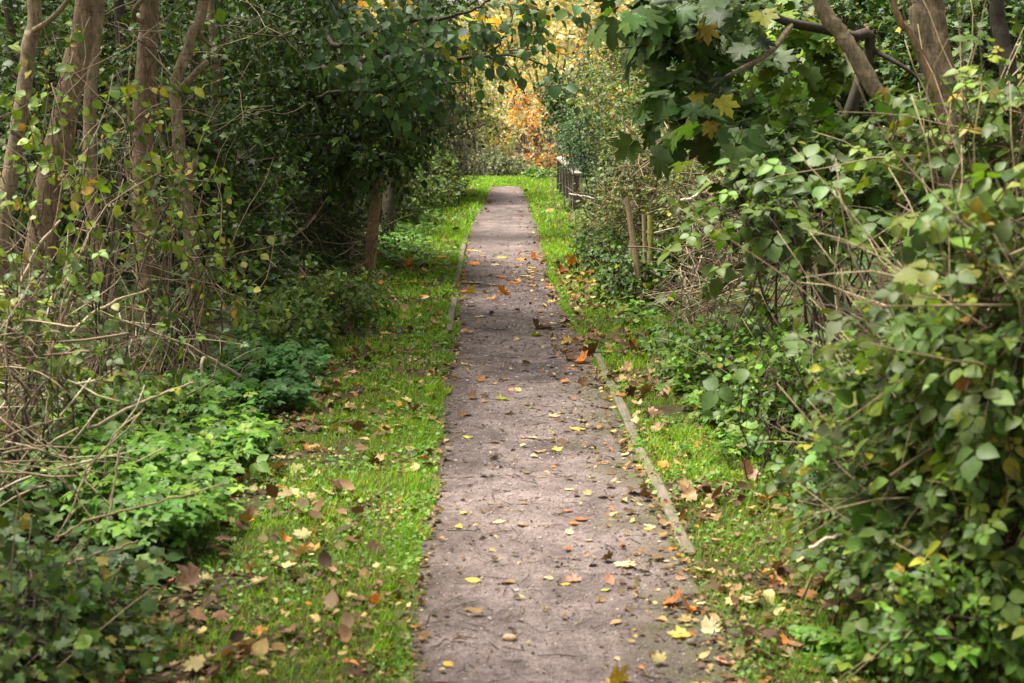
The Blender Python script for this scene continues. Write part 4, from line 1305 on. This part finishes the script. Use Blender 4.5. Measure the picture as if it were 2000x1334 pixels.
def cover(polys, n, size, tms, pal, hz, acc, accs):
    """polys: (px, py, rx, ry) patches on the ground; leaves on short stalks"""
    area = np.array([p[2] * p[3] for p in polys], float)
    k = rng.choice(len(polys), n, p=area / area.sum())
    P = []
    for i in k:
        p = polys[i]
        a_, r_ = rng.uniform(0, 2 * math.pi), math.sqrt(rng.random())
        P.append(G(p[0] + p[2] * r_ * math.cos(a_), p[1] + p[3] * r_ * math.sin(a_))[:2])
    P = np.array(P)
    ed = vnoise(P[:, 0], P[:, 1], 4, 31)
    m = (ed > .25) & ~((P[:, 0] > xl(P[:, 1]) - .12) & (P[:, 0] < xr(P[:, 1]) + .1))
    P = P[m]
    z = gh(P[:, 0], P[:, 1])
    h = hz * (.35 + .75 * vnoise(P[:, 0], P[:, 1], 2.2, 32)) * (.5 + .7 * rng.random(len(P)))
    lean = rng.normal(0, .35, (len(P), 2)) * h[:, None]
    foot = np.stack([P[:, 0], P[:, 1], z], -1)
    top = np.stack([P[:, 0] + lean[:, 0], P[:, 1] + lean[:, 1], z + h], -1)
    tubes(accs, np.stack([foot, foot * .5 + top * .5 + [0, 0, .01], top], 1), np.broadcast_to([.0016, .0014, .001], (len(P), 3)), 3, (.07, .13, .03))
    yd = np.concatenate([unit(rng.normal(0, 1, (len(P), 2))), rng.normal(-.1, .2, (len(P), 1))], 1)
    nd = np.array([0, -.25, 1]) + rng.normal(0, .3, (len(P), 3))
    place(acc, tms, top, yd, nd, size * np.clip(1 + rng.normal(0, .25, len(P)), .5, 1.6), pick(pal, len(P)))


cover([(330, 900, 170, 110), (430, 880, 90, 60), (260, 1010, 150, 110), (200, 860, 110, 60), (340, 1060, 70, 60)], 2600, .08, ELDER, ELDERP, .20, cov, covs)
cover([(560, 720, 90, 50), (470, 790, 90, 50), (560, 790, 40, 30)], 1800, .075, ELDER, [((.05, .13, .025), 5), ((.07, .17, .03), 3)], .16, cov, covs)
cover([(790, 500, 50, 36), (835, 440, 36, 30), (770, 470, 40, 30), (862, 400, 20, 18)], 700, .085, ELDER, ELDERP, .12, cov, covs)
cover([(1690, 1300, 130, 40), (1840, 1300, 140, 50)], 620, .07, ELDER, ELDERP, .09, cov, covs)
cover([(1400, 800, 70, 50), (1290, 690, 50, 40), (1240, 620, 40, 36), (1350, 760, 60, 40), (1470, 900, 60, 40)], 1000, .07, ELDER, ELDERP[1:] + MIDG, .10, cov, covs)
cover([(1140, 450, 30, 40), (1120, 410, 20, 20), (1165, 500, 30, 30)], 420, .06, ELDER, MIDG, .10, cov, covs)
cover([(150, 1150, 170, 90), (230, 1230, 90, 60), (40, 1050, 90, 90)], 420, .075, IVYL, IVYP, .10, cov, covs)


def bank_cover(n, side, size, tms, pal, hz):
    y = 4.2 + 24 * rng.random(n) ** 1.3
    u = rng.random(n) ** 1.2
    x = np.where(side < 0, -1.25 - u * (1.2 + .14 * y), 1.32 + u * (1.0 + .14 * y))
    z = gh(x, y)
    h = hz * (.2 + .9 * vnoise(x, y, 2.0, 35)) * (.4 + .8 * rng.random(n))
    foot, top = np.stack([x, y, z], -1), np.stack([x + rng.normal(0, .03, n), y + rng.normal(0, .03, n), z + h], -1)
    tubes(covs, np.stack([foot, (foot + top) / 2, top], 1), np.broadcast_to([.0018, .0015, .001], (n, 3)), 3, (.08, .10, .04))
    place(cov, tms, top, np.concatenate([unit(rng.normal(0, 1, (n, 2))), rng.normal(-.15, .2, (n, 1))], 1), np.array([-.2 * side, -.3, 1]) + rng.normal(0, .35, (n, 3)), size * rng.uniform(.6, 1.4, n) * (1 + y / 40), pick(pal, n))


bank_cover(5200, -1, .06, IVYL + OV, IVYP + MIDG[:2], .16)
bank_cover(5200, 1, .06, IVYL + OV, MIDG + IVYP[:2], .18)
g_el = cov.build('ground_cover_foliage', M_SOFT)
tag(g_el, 'bright green ground elder and low herbs along both hedge feet', kind='stuff')
covs.build('stalks', M_TWIG, g_el)['kind'] = 'stuff'


# ------------------------------------------------------------------ grass, weeds, litter, grit
def verge_points(n, ymin, ymax, pw=1.0, wl=1.25, wr=.75):
    y = ymin + (ymax - ymin) * rng.random(n) ** pw
    side = rng.random(n) < wl / (wl + wr)
    u = rng.random(n)
    u = np.where(rng.random(n) < .16, u * .12, u)
    x = np.where(side, xl(y) + .06 - u * wl, xr(y) - .06 + u * wr)
    return x, y, side, u


def grass():
    acc = Acc()
    for (ya, yb, n, hgt, wid) in ((3.8, 6.5, 46000, .034, .0028), (6.5, 9.5, 46000, .036, .0036), (9.5, 14, 30000, .046, .006), (14, 21, 26000, .05, .009), (21, 33.2, 26000, .055, .014)):
        x, y, side, u = verge_points(n, ya, yb)
        if yb > 30:                                        # the grass closes over the path's end
            k = int(n * .35)
            x[:k] = rng.uniform(-1.2, 1.6, k)
            y[:k] = rng.uniform(30.6, 33.2, k)
        dens = vnoise(x, y, 3.0, 41) * .6 + vnoise(x, y, 9.0, 42) * .4
        dL = xl(y) - x
        thr = np.where(side, .34 + .16 * sstep(.45, 1.1, dL), .30 + .10 * sstep(.45, .75, u * .75))
        thr = np.where(side & (y < 9.5), thr + .13 * sstep(.3, .7, dL), thr)
        keep = dens > thr + .10 * (rng.random(len(x)) - .5)
        keep |= (y > 20) & (rng.random(len(x)) < .8)
        keep &= ~((x > xl(y) + .055 * vnoise(x, y, 7, 47)) & (x < xr(y) - .055 * vnoise(x, y, 7, 48)) & (y < 30.6))
        x, y, dens = x[keep], y[keep], dens[keep]
        m = len(x)
        z = np.where(gh(x, y) < .0, .0, gh(x, y)) - .004
        h = hgt * (.45 + .9 * rng.random(m)) * (.6 + .9 * np.clip(dens - .2, 0, 1))
        a_ = rng.uniform(0, 2 * math.pi, m)
        ln = rng.uniform(.2, 1.3, m) * h * np.where(rng.random(m) < .15, 2.2, 1)
        h = h * np.where(ln > 1.4 * h, .45, 1)
        dx, dy = np.cos(a_), np.sin(a_)
        wv = wid * (.6 + .8 * rng.random(m))
        b_ = a_ + math.pi / 2 + rng.normal(0, .5, m)
        sx, sy = np.cos(b_) * wv / 2, np.sin(b_) * wv / 2
        V = np.empty((m, 5, 3))
        V[:, 0] = np.stack([x - sx, y - sy, z], -1)
        V[:, 1] = np.stack([x + sx, y + sy, z], -1)
        mx, my, mz = x + dx * ln * .35, y + dy * ln * .35, z + h * .6
        V[:, 2] = np.stack([mx + sx * .75, my + sy * .75, mz], -1)
        V[:, 3] = np.stack([mx - sx * .75, my - sy * .75, mz], -1)
        V[:, 4] = np.stack([x + dx * ln, y + dy * ln, z + h], -1)
        acc.add(V, np.array([(3, 2, 4)]), np.array([(0, 1, 2, 3)]), pick(GRASSP, m) * (.8 + .5 * vnoise(x, y, 1.2, 44))[:, None])
    tag(acc.build('grass', M_GRASS), 'short bright green grass on both verges', kind='stuff')


grass()


def weeds():
    acc = Acc()
    for ya, yb, n, s in ((3.8, 7, 6500, .016), (7, 11, 7000, .019), (11, 18, 4500, .028), (18, 32, 1500, .04)):
        x, y, side, u = verge_points(n, ya, yb, wl=1.3, wr=.8)
        d = vnoise(x, y, 2.4, 51)
        keep = (d > .42) & ~((x > xl(y) + .03) & (x < xr(y) - .03))
        x, y = x[keep], y[keep]
        p = np.stack([x, y, np.maximum(gh(x, y), 0) + rng.uniform(.004, .03, len(x))], -1)
        yd = np.concatenate([unit(rng.normal(0, 1, (len(x), 2))), rng.normal(0, .25, (len(x), 1))], 1)
        place(acc, ROUND + [BRAM[0]], p, yd, np.array([0, -.2, 1]) + rng.normal(0, .35, (len(x), 3)), s * rng.uniform(.6, 1.5, len(x)), pick([((.10, .22, .03), 4), ((.14, .26, .04), 3), ((.20, .26, .05), 2), ((.07, .15, .03), 2)], len(x)))
    tag(acc.build('weeds', M_SOFT), 'small clover and herb leaves in the verge turf', kind='stuff')


weeds()


def litter():
    acc = Acc()
    pal = [((.13, .075, .035), 4), ((.22, .13, .06), 3), ((.36, .25, .10), 2), ((.07, .04, .022), 4), ((.45, .33, .14), 1.2), ((.38, .15, .04), .8)]
    for ya, yb, n, s in ((3.8, 7, 7500, .022), (7, 12, 7000, .028), (12, 20, 3600, .04), (20, 32, 900, .05)):
        x, y, side, u = verge_points(n, ya, yb, wl=1.5, wr=1.0)
        k = int(n * .085)
        x[:k] = xl(y[:k]) + (xr(y[:k]) - xl(y[:k])) * np.where(rng.random(k) < .55, 1 - .3 * rng.random(k) ** 1.5, rng.random(k))
        d = vnoise(x, y, 2.0, 61)
        keep = (d > .4) | (np.arange(len(x)) < k)
        x, y = x[keep], y[keep]
        p = np.stack([x, y, surf(x, y) + rng.uniform(.003, .016, len(x))], -1)
        yd = np.concatenate([unit(rng.normal(0, 1, (len(x), 2))), rng.normal(0, .2, (len(x), 1))], 1)
        place(acc, [t_ovate(.3, .5, .4, .6), t_ovate(.4, .2, -.3, .4), t_low(.25, .6), SYC[1]], p, yd, np.array([0, 0, 1]) + rng.normal(0, .35, (len(x), 3)), s * np.where(rng.random(len(x)) < .12, rng.uniform(1.4, 2.6, len(x)), rng.uniform(.4, 1.4, len(x))), pick(pal, len(x)))
    # drifts of brown leaves along the right verge and under the left hedge
    for x0, x1, ya, yb, n in ((.02, .42, 7.5, 14.0, 800), (.0, .5, 4.5, 7.5, 320), (-1.15, -.7, 9.0, 16.0, 620), (-1.2, -.4, 4.5, 9.0, 420), (.05, .4, 14.0, 17.0, 160), (-.9, -.35, 14.0, 17.0, 140)):
        y = rng.uniform(ya, yb, n)
        u = rng.random(n)
        x = np.where(x0 >= 0, xr(y) + x0 + (x1 - x0) * u, x0 + (x1 - x0) * u)
        keep = vnoise(x, y, 3.2, 65) > .42
        x, y = x[keep], y[keep]
        p = np.stack([x, y, gh(x, y) + rng.uniform(.01, .035, len(x))], -1)
        yd = np.concatenate([unit(rng.normal(0, 1, (len(x), 2))), rng.normal(0, .35, (len(x), 1))], 1)
        place(acc, [t_ovate(.34, .6, .6, .6), t_ovate(.4, .3, -.5, .5), SYC[1], SYC[0], SYC[2]], p, yd, np.array([0, -.1, 1]) + rng.normal(0, .45, (len(x), 3)), rng.uniform(.032, .075, len(x)), pick(pal, len(x)))
    # crumbs of bark and straw
    n = 2600
    x, y, side, u = verge_points(n, 3.8, 16, 1.6, 1.4, .95)
    k = int(n * .38)
    x[:k] = xl(y[:k]) + (xr(y[:k]) - xl(y[:k])) * rng.random(k)
    a_ = rng.uniform(0, math.pi, n)
    Ls = rng.uniform(.015, .09, n) * (1 + y / 14)
    p0 = np.stack([x, y, surf(x, y) + .006], -1)
    dv = np.stack([np.cos(a_), np.sin(a_), rng.normal(0, .08, n)], -1)
    t = np.array([-.5, 0, .5])
    P = p0[:, None] + dv[:, None] * (Ls[:, None] * t)[..., None] + rng.normal(0, .003, (n, 3, 3))
    tubes(acc, P, np.broadcast_to([.0012, .0014, .0008], (n, 3)) * rng.uniform(.6, 1.6, (n, 1)), 3, np.array([(.30, .22, .13), (.10, .065, .04), (.05, .035, .025)])[rng.integers(0, 3, n)])
    tag(acc.build('litter', M_LITTER), 'brown leaf fragments and crumbs scattered over soil and path', kind='stuff')


litter()


def grit():
    acc = Acc()
    ico = np.array([(1, 0, 0), (-1, 0, 0), (0, 1, 0), (0, -1, 0), (0, 0, 1), (0, 0, -1)], float)
    tr = np.array([(0, 2, 4), (2, 1, 4), (1, 3, 4), (3, 0, 4), (2, 0, 5), (1, 2, 5), (3, 1, 5), (0, 3, 5)])
    n = 9000
    y = 4.0 + 14 * rng.random(n) ** 1.8
    u = rng.random(n)
    x = xl(y) + (xr(y) - xl(y)) * u
    s = rng.uniform(.0018, .005, n) * (.7 + y / 14) * np.where(rng.random(n) < .05, 1.8, 1)
    V = ico[None] * (s[:, None, None] * rng.uniform(.6, 1.3, (n, 6, 1))) * np.array([1, 1, .7])
    V = V + np.stack([x, y, path_z(x, y) + s * .3], -1)[:, None]
    acc.add(V, tr, np.zeros((0, 4), int), np.array([(.34, .27, .25), (.22, .16, .15), (.12, .09, .085), (.42, .36, .33), (.07, .055, .05)])[rng.integers(0, 5, n)])
    tag(acc.build('gravel', M_STONE, smooth=False), 'loose grit on the footpath', kind='stuff')


grit()


def stone(label, px, py, sx, sy, sz, col):
    p = G(px, py)
    bz = float(surf(np.array([p[0]]), np.array([p[1]]))[0])
    v, f = [], []
    nu, nv = 10, 7
    V = []
    for j in range(nv):
        th = math.pi * (j + .5) / nv
        for i in range(nu):
            a_ = 2 * math.pi * i / nu
            k = 1 + .16 * (rng.random() - .5)
            V.append((sx * math.sin(th) * math.cos(a_) * k, sy * math.sin(th) * math.sin(a_) * k, sz * math.cos(th) * k + sz * .7))
    q = [(j * nu + i, j * nu + (i + 1) % nu, (j + 1) * nu + (i + 1) % nu, (j + 1) * nu + i) for j in range(nv - 1) for i in range(nu)]
    tr = [(0, i + 1, i) for i in range(1, nu - 1)]
    tr = [(0, i, i + 1) for i in range(1, nu - 1)] + [((nv - 1) * nu, (nv - 1) * nu + i + 1, (nv - 1) * nu + i) for i in range(1, nu - 1)]
    acc = Acc()
    acc.add(np.array(V)[None] + np.array([p[0], p[1], bz]), np.array(tr), np.array(q)[:, ::-1], col)
    tag(acc.build('stone', M_STONE, org=(p[0], p[1], bz)), label, 'stone', 'stones on the path')


stone('tan rounded stone alone on the gravel near the bottom of the picture', 995, 1253, .024, .018, .011, (.52, .36, .2))
stone('grey pebble beside the brown curled leaf on the gravel', 1010, 1158, .011, .009, .006, (.45, .42, .42))
stone('dark pebble at the mossy right path edge at the bottom', 1350, 1262, .016, .013, .010, (.2, .16, .13))

# ------------------------------------------------------------------ fallen leaves, each a thing (300 largest)
COLS = {'orange': (.58, .19, .025), 'yellow': (.52, .34, .06), 'cream': (.58, .46, .25), 'tan': (.34, .21, .10), 'brown': (.13, .068, .035), 'rust': (.36, .11, .03), 'pink': (.50, .24, .16), 'olive': (.34, .32, .05)}


def leaf_mesh(shape, pose, col, seed):
    r = np.random.default_rng(seed)
    if shape == 'lobed':
        ring = [(x, y) for x, y in MAPLE]
        v, t, q = t_fan(ring, (0, .36), 0, 0, .015, seed)
        # a second inner ring gives the blade something to curl on
        n = len(v) - 1
        inner = v[:n] * .5 + v[n] * .5
        V = np.concatenate([v[:n], inner, v[n:]])
        tr = [(2 * n, n + (i + 1) % n, n + i) for i in range(n)]
        qd = [(i, n + i, n + (i + 1) % n, (i + 1) % n) for i in range(n)]
    else:
        V, tr, qd = t_ovate(.34, 0, 0)
    V = V.copy()
    V[:, 1] -= .45
    k = {'flat': .18, 'curled': .85, 'upturned': 1.3}[pose]
    if pose == 'upturned':                         # folded along the midrib, edges standing up
        V[:, 2] += np.maximum(V[:, 0] * (1 if seed % 2 else -1), 0) * k * .9 + .5 * V[:, 1] ** 2 + .25 * np.sin(V[:, 0] * 7 + seed) * .3
        V[:, 0] *= .85
    else:
        V[:, 2] += k * (V[:, 0] ** 2 * r.uniform(-.5, 1.2) + V[:, 1] ** 2 * r.uniform(.2, 1.0) + V[:, 0] * V[:, 1] * r.uniform(-.9, .9))
    V[:, 2] += r.normal(0, .02, len(V))
    V[:, 2] -= np.percentile(V[:, 2], 12)
    acc = Acc()
    acc.add(V[None], np.array(tr), np.array(qd), col)
    # stalk
    tubes(acc, np.array([(0, -.42, V[:, 2].min() + .03), (.03, -.6, .03), (.08, -.85, .02)]), np.array([.014, .012, .010]), 4, np.array(col) * .6)
    return acc.mesh('fallen_leaf', M_FALLEN)


HAND = [(985, 570, 'orange', 'lobed', 'upturned', .12), (962, 552, 'cream', 'lobed', 'flat', .13), (1003, 548, 'orange', 'lobed', 'flat', .12), (925, 549, 'cream', 'lobed', 'flat', .16), (897, 543, 'yellow', 'lobed', 'curled', .13),
        (905, 566, 'orange', 'lobed', 'curled', .13), (888, 562, 'orange', 'lobed', 'upturned', .12), (1040, 548, 'yellow', 'lobed', 'flat', .12), (1072, 558, 'orange', 'lobed', 'flat', .11), (1030, 535, 'cream', 'lobed', 'flat', .12),
        (980, 538, 'orange', 'lobed', 'flat', .12), (950, 533, 'tan', 'lobed', 'curled', .12), (925, 510, 'orange', 'lobed', 'flat', .14), (980, 500, 'yellow', 'lobed', 'flat', .13), (1018, 503, 'orange', 'lobed', 'flat', .12),
        (1047, 502, 'orange', 'lobed', 'upturned', .12), (1003, 516, 'tan', 'lobed', 'flat', .12), (968, 513, 'cream', 'lobed', 'flat', .11), (1040, 517, 'yellow', 'lobed', 'flat', .1), (932, 486, 'cream', 'lobed', 'flat', .1),
        (1122, 523, 'orange', 'lobed', 'upturned', .16), (1098, 536, 'rust', 'lobed', 'upturned', .15), (1150, 540, 'orange', 'lobed', 'curled', .15), (1160, 548, 'orange', 'lobed', 'upturned', .14), (1110, 512, 'tan', 'lobed', 'curled', .13),
        (1175, 556, 'rust', 'lobed', 'flat', .15), (1140, 556, 'rust', 'lobed', 'curled', .14), (800, 528, 'orange', 'lobed', 'upturned', .14), (815, 536, 'orange', 'lobed', 'flat', .13), (780, 530, 'brown', 'lobed', 'curled', .14), (825, 540, 'cream', 'lobed', 'flat', .12),
        (765, 555, 'yellow', 'lobed', 'flat', .13), (835, 570, 'cream', 'lobed', 'curled', .12), (803, 556, 'yellow', 'lobed', 'curled', .12), (740, 560, 'orange', 'lobed', 'upturned', .13), (860, 505, 'orange', 'lobed', 'flat', .12), (812, 495, 'orange', 'lobed', 'curled', .11),
        (1052, 638, 'brown', 'lobed', 'upturned', .12), (1068, 637, 'brown', 'lobed', 'curled', .12), (1048, 650, 'olive', 'lobed', 'curled', .11), (1132, 705, 'orange', 'lobed', 'upturned', .14), (1115, 700, 'brown', 'lobed', 'upturned', .15), (1150, 690, 'brown', 'lobed', 'upturned', .14), (1100, 678, 'brown', 'lobed', 'curled', .13),
        (907, 806, 'brown', 'lobed', 'curled', .11), (920, 772, 'brown', 'lobed', 'upturned', .09), (965, 745, 'yellow', 'ovate', 'curled', .07), (1000, 758, 'pink', 'ovate', 'flat', .09), (925, 712, 'cream', 'ovate', 'flat', .07), (1040, 854, 'cream', 'ovate', 'flat', .08), (1095, 818, 'brown', 'lobed', 'curled', .1), (1082, 808, 'cream', 'lobed', 'flat', .09),
        (1128, 836, 'yellow', 'lobed', 'flat', .1), (1036, 792, 'olive', 'ovate', 'flat', .08), (1025, 853, 'pink', 'ovate', 'curled', .08), (1055, 880, 'tan', 'lobed', 'curled', .09), (1085, 876, 'yellow', 'lobed', 'curled', .1), (965, 892, 'brown', 'ovate', 'upturned', .07), (915, 850, 'olive', 'ovate', 'curled', .08),
        (1120, 1022, 'orange', 'ovate', 'curled', .075), (1135, 1014, 'rust', 'ovate', 'curled', .08), (1112, 1038, 'cream', 'ovate', 'flat', .075), (1125, 967, 'brown', 'ovate', 'upturned', .07), (1112, 953, 'cream', 'ovate', 'flat', .06), (975, 1018, 'cream', 'lobed', 'flat', .065), (1020, 1022, 'tan', 'lobed', 'flat', .07),
        (905, 1000, 'yellow', 'ovate', 'flat', .06), (960, 980, 'yellow', 'ovate', 'flat', .04), (925, 1130, 'yellow', 'ovate', 'flat', .09), (992, 1136, 'tan', 'ovate', 'curled', .09), (1068, 1128, 'cream', 'ovate', 'curled', .07), (1118, 1130, 'pink', 'lobed', 'curled', .09), (1190, 1132, 'pink', 'ovate', 'upturned', .09),
        (1182, 1150, 'olive', 'ovate', 'flat', .06), (1232, 1144, 'brown', 'ovate', 'curled', .07), (1310, 1176, 'rust', 'lobed', 'upturned', .11), (1348, 1192, 'orange', 'lobed', 'upturned', .10), (1202, 1215, 'tan', 'ovate', 'curled', .07), (1300, 1095, 'cream', 'ovate', 'flat', .05), (1330, 1128, 'pink', 'ovate', 'curled', .07),
        (1375, 1115, 'cream', 'lobed', 'flat', .12), (1500, 993, 'orange', 'lobed', 'upturned', .12), (1462, 942, 'pink', 'lobed', 'upturned', .13), (1490, 1142, 'orange', 'ovate', 'upturned', .07), (1628, 1206, 'brown', 'lobed', 'curled', .11), (1456, 1193, 'cream', 'ovate', 'curled', .08), (1390, 1232, 'cream', 'lobed', 'upturned', .1),
        (1420, 1290, 'pink', 'lobed', 'curled', .10), (1370, 1180, 'cream', 'ovate', 'flat', .07), (1345, 990, 'tan', 'lobed', 'upturned', .11), (780, 1312, 'orange', 'lobed', 'curled', .07), (875, 1292, 'yellow', 'ovate', 'flat', .07), (556, 1072, 'orange', 'lobed', 'upturned', .08), (604, 1196, 'orange', 'ovate', 'curled', .05), (662, 972, 'brown', 'lobed', 'curled', .14),
        (650, 1136, 'pink', 'ovate', 'curled', .05), (730, 1200, 'orange', 'lobed', 'upturned', .06), (608, 1108, 'cream', 'ovate', 'curled', .06), (660, 1268, 'brown', 'lobed', 'upturned', .09), (480, 1278, 'tan', 'ovate', 'flat', .1), (740, 912, 'tan', 'lobed', 'curled', .1), (755, 853, 'yellow', 'lobed', 'flat', .1), (785, 805, 'yellow', 'lobed', 'upturned', .1),
        (695, 856, 'brown', 'lobed', 'upturned', .11), (490, 1035, 'orange', 'ovate', 'flat', .08), (455, 952, 'orange', 'ovate', 'curled', .08), (440, 1098, 'brown', 'ovate', 'curled', .1), (370, 1160, 'brown', 'lobed', 'upturned', .13), (540, 930, 'tan', 'ovate', 'upturned', .08), (1285, 850, 'tan', 'lobed', 'upturned', .12), (1240, 800, 'tan', 'lobed', 'curled', .11), (1220, 735, 'tan', 'lobed', 'upturned', .12), (1235, 690, 'rust', 'lobed', 'upturned', .12)]


def fallen_leaves():
    L = []
    for px, py, c, sh, po, s in HAND:
        p = G(px, py + 6)
        L.append((p[0], p[1], c, sh, po, s * (1.2 if py < 700 else .92)))
    cl = list(COLS)
    r = np.random.default_rng(91)
    while len(L) < 300:
        u = r.random()
        y = 4.3 + 16 * r.random() ** 1.5
        if u < .30:
            x = xl(y) + (xr(y) - xl(y)) * (r.random() if r.random() < .5 else 1 - .25 * r.random())
            c = r.choice(cl, p=[.05, .12, .24, .23, .25, .04, .05, .02])
        elif u < .66:
            y = 4.3 + 13 * r.random() ** 1.2
            x = xl(y) - 1.05 * r.random() ** .8
            c = r.choice(cl, p=[.08, .14, .14, .27, .26, .05, .05, .01])
        elif u < .74:
            y = r.uniform(24, 31.5)
            x = r.uniform(-.9, 1.3)
            c = r.choice(['brown', 'tan', 'brown', 'cream'])
        else:
            x = xr(y) + .05 + .5 * r.random()
            c = r.choice(cl, p=[.10, .06, .12, .28, .30, .08, .05, .01])
        sh = 'lobed' if r.random() < (.75 if y > 8 else .45) else 'ovate'
        L.append((x, y, str(c), sh, str(r.choice(['flat', 'curled', 'upturned'], p=[.45, .45, .1])), (.065 if sh == 'lobed' else .05) * r.uniform(.8, 1.5) * (1 + .25 * (y > 9))))
    meshes = {}
    info = []
    for i, (x, y, c, sh, po, s) in enumerate(L):
        inside = xl(y) < x < xr(y)
        e1, e2 = x - xl(y), xr(y) - x
        if y > 28.5:
            zone = 'far end of the path'
        elif inside and e2 < .14:
            zone = "right edge of the gravel"
        elif inside and e1 < .12:
            zone = "left edge of the gravel"
        elif inside:
            zone = 'middle of the gravel path' if e1 > .3 and e2 > .3 else ('right half of the path' if e2 < e1 else 'left half of the path')
        elif x < 0:
            zone = 'left grass beside the path' if xl(y) - x < .35 else ('left grass towards the hedge' if xl(y) - x > .7 else 'middle of the left grass')
        else:
            zone = 'right grass beside the path' if x - xr(y) < .22 else 'right grass under the hedge'
        size = 'large' if s > .11 else ('small' if s < .065 else 'mid-sized')
        info.append(((size, c, po, sh, zone), y, i))
    groups = {}
    for k, y, i in sorted(info, key=lambda q: q[1]):
        groups.setdefault(k, []).append(i)
    words_ = ['nearest', 'second nearest', 'third nearest', 'fourth nearest', 'fifth nearest', 'sixth nearest', 'seventh nearest', 'eighth nearest', 'ninth nearest', 'tenth nearest', 'eleventh nearest', 'twelfth nearest']
    label = {}
    for (size, c, po, sh, zone), ids in groups.items():
        for q, i in enumerate(ids):
            label[i] = f"{size} {c} {po} {sh} leaf on the {zone}" if len(ids) == 1 else f"{words_[q]} {size} {c} {po} {sh} leaf on the {zone}"
    protos = {}
    for i, (x, y, c, sh, po, s) in enumerate(L):
        key = (c, sh, po, i % 2)
        if key not in protos:
            ob = bpy.data.objects.new('fallen_leaf', leaf_mesh(sh, po, COLS[c], len(protos) + 5))
            protos[key] = ob
        else:
            ob = protos[key].copy()
        C.objects.link(ob)
        z = float(surf(np.array([x]), np.array([y]))[0])
        off_path = not (xl(y) < x < xr(y))
        ob.location = (x, y, z + (.022 if off_path else .004))
        tilt = .25 if off_path else .1
        ob.rotation_euler = (random.gauss(0, tilt), random.gauss(0, tilt), random.uniform(0, 6.28))
        ob.scale = (s * .8, s * .8, s * .8)
        tag(ob, label[i], 'leaf', 'fallen leaves on the path and verges')


fallen_leaves()
for o in sc.objects:
    if o.type == 'MESH' and len(o.data.vertices) == 0:
        print('EMPTY MESH', o.name)
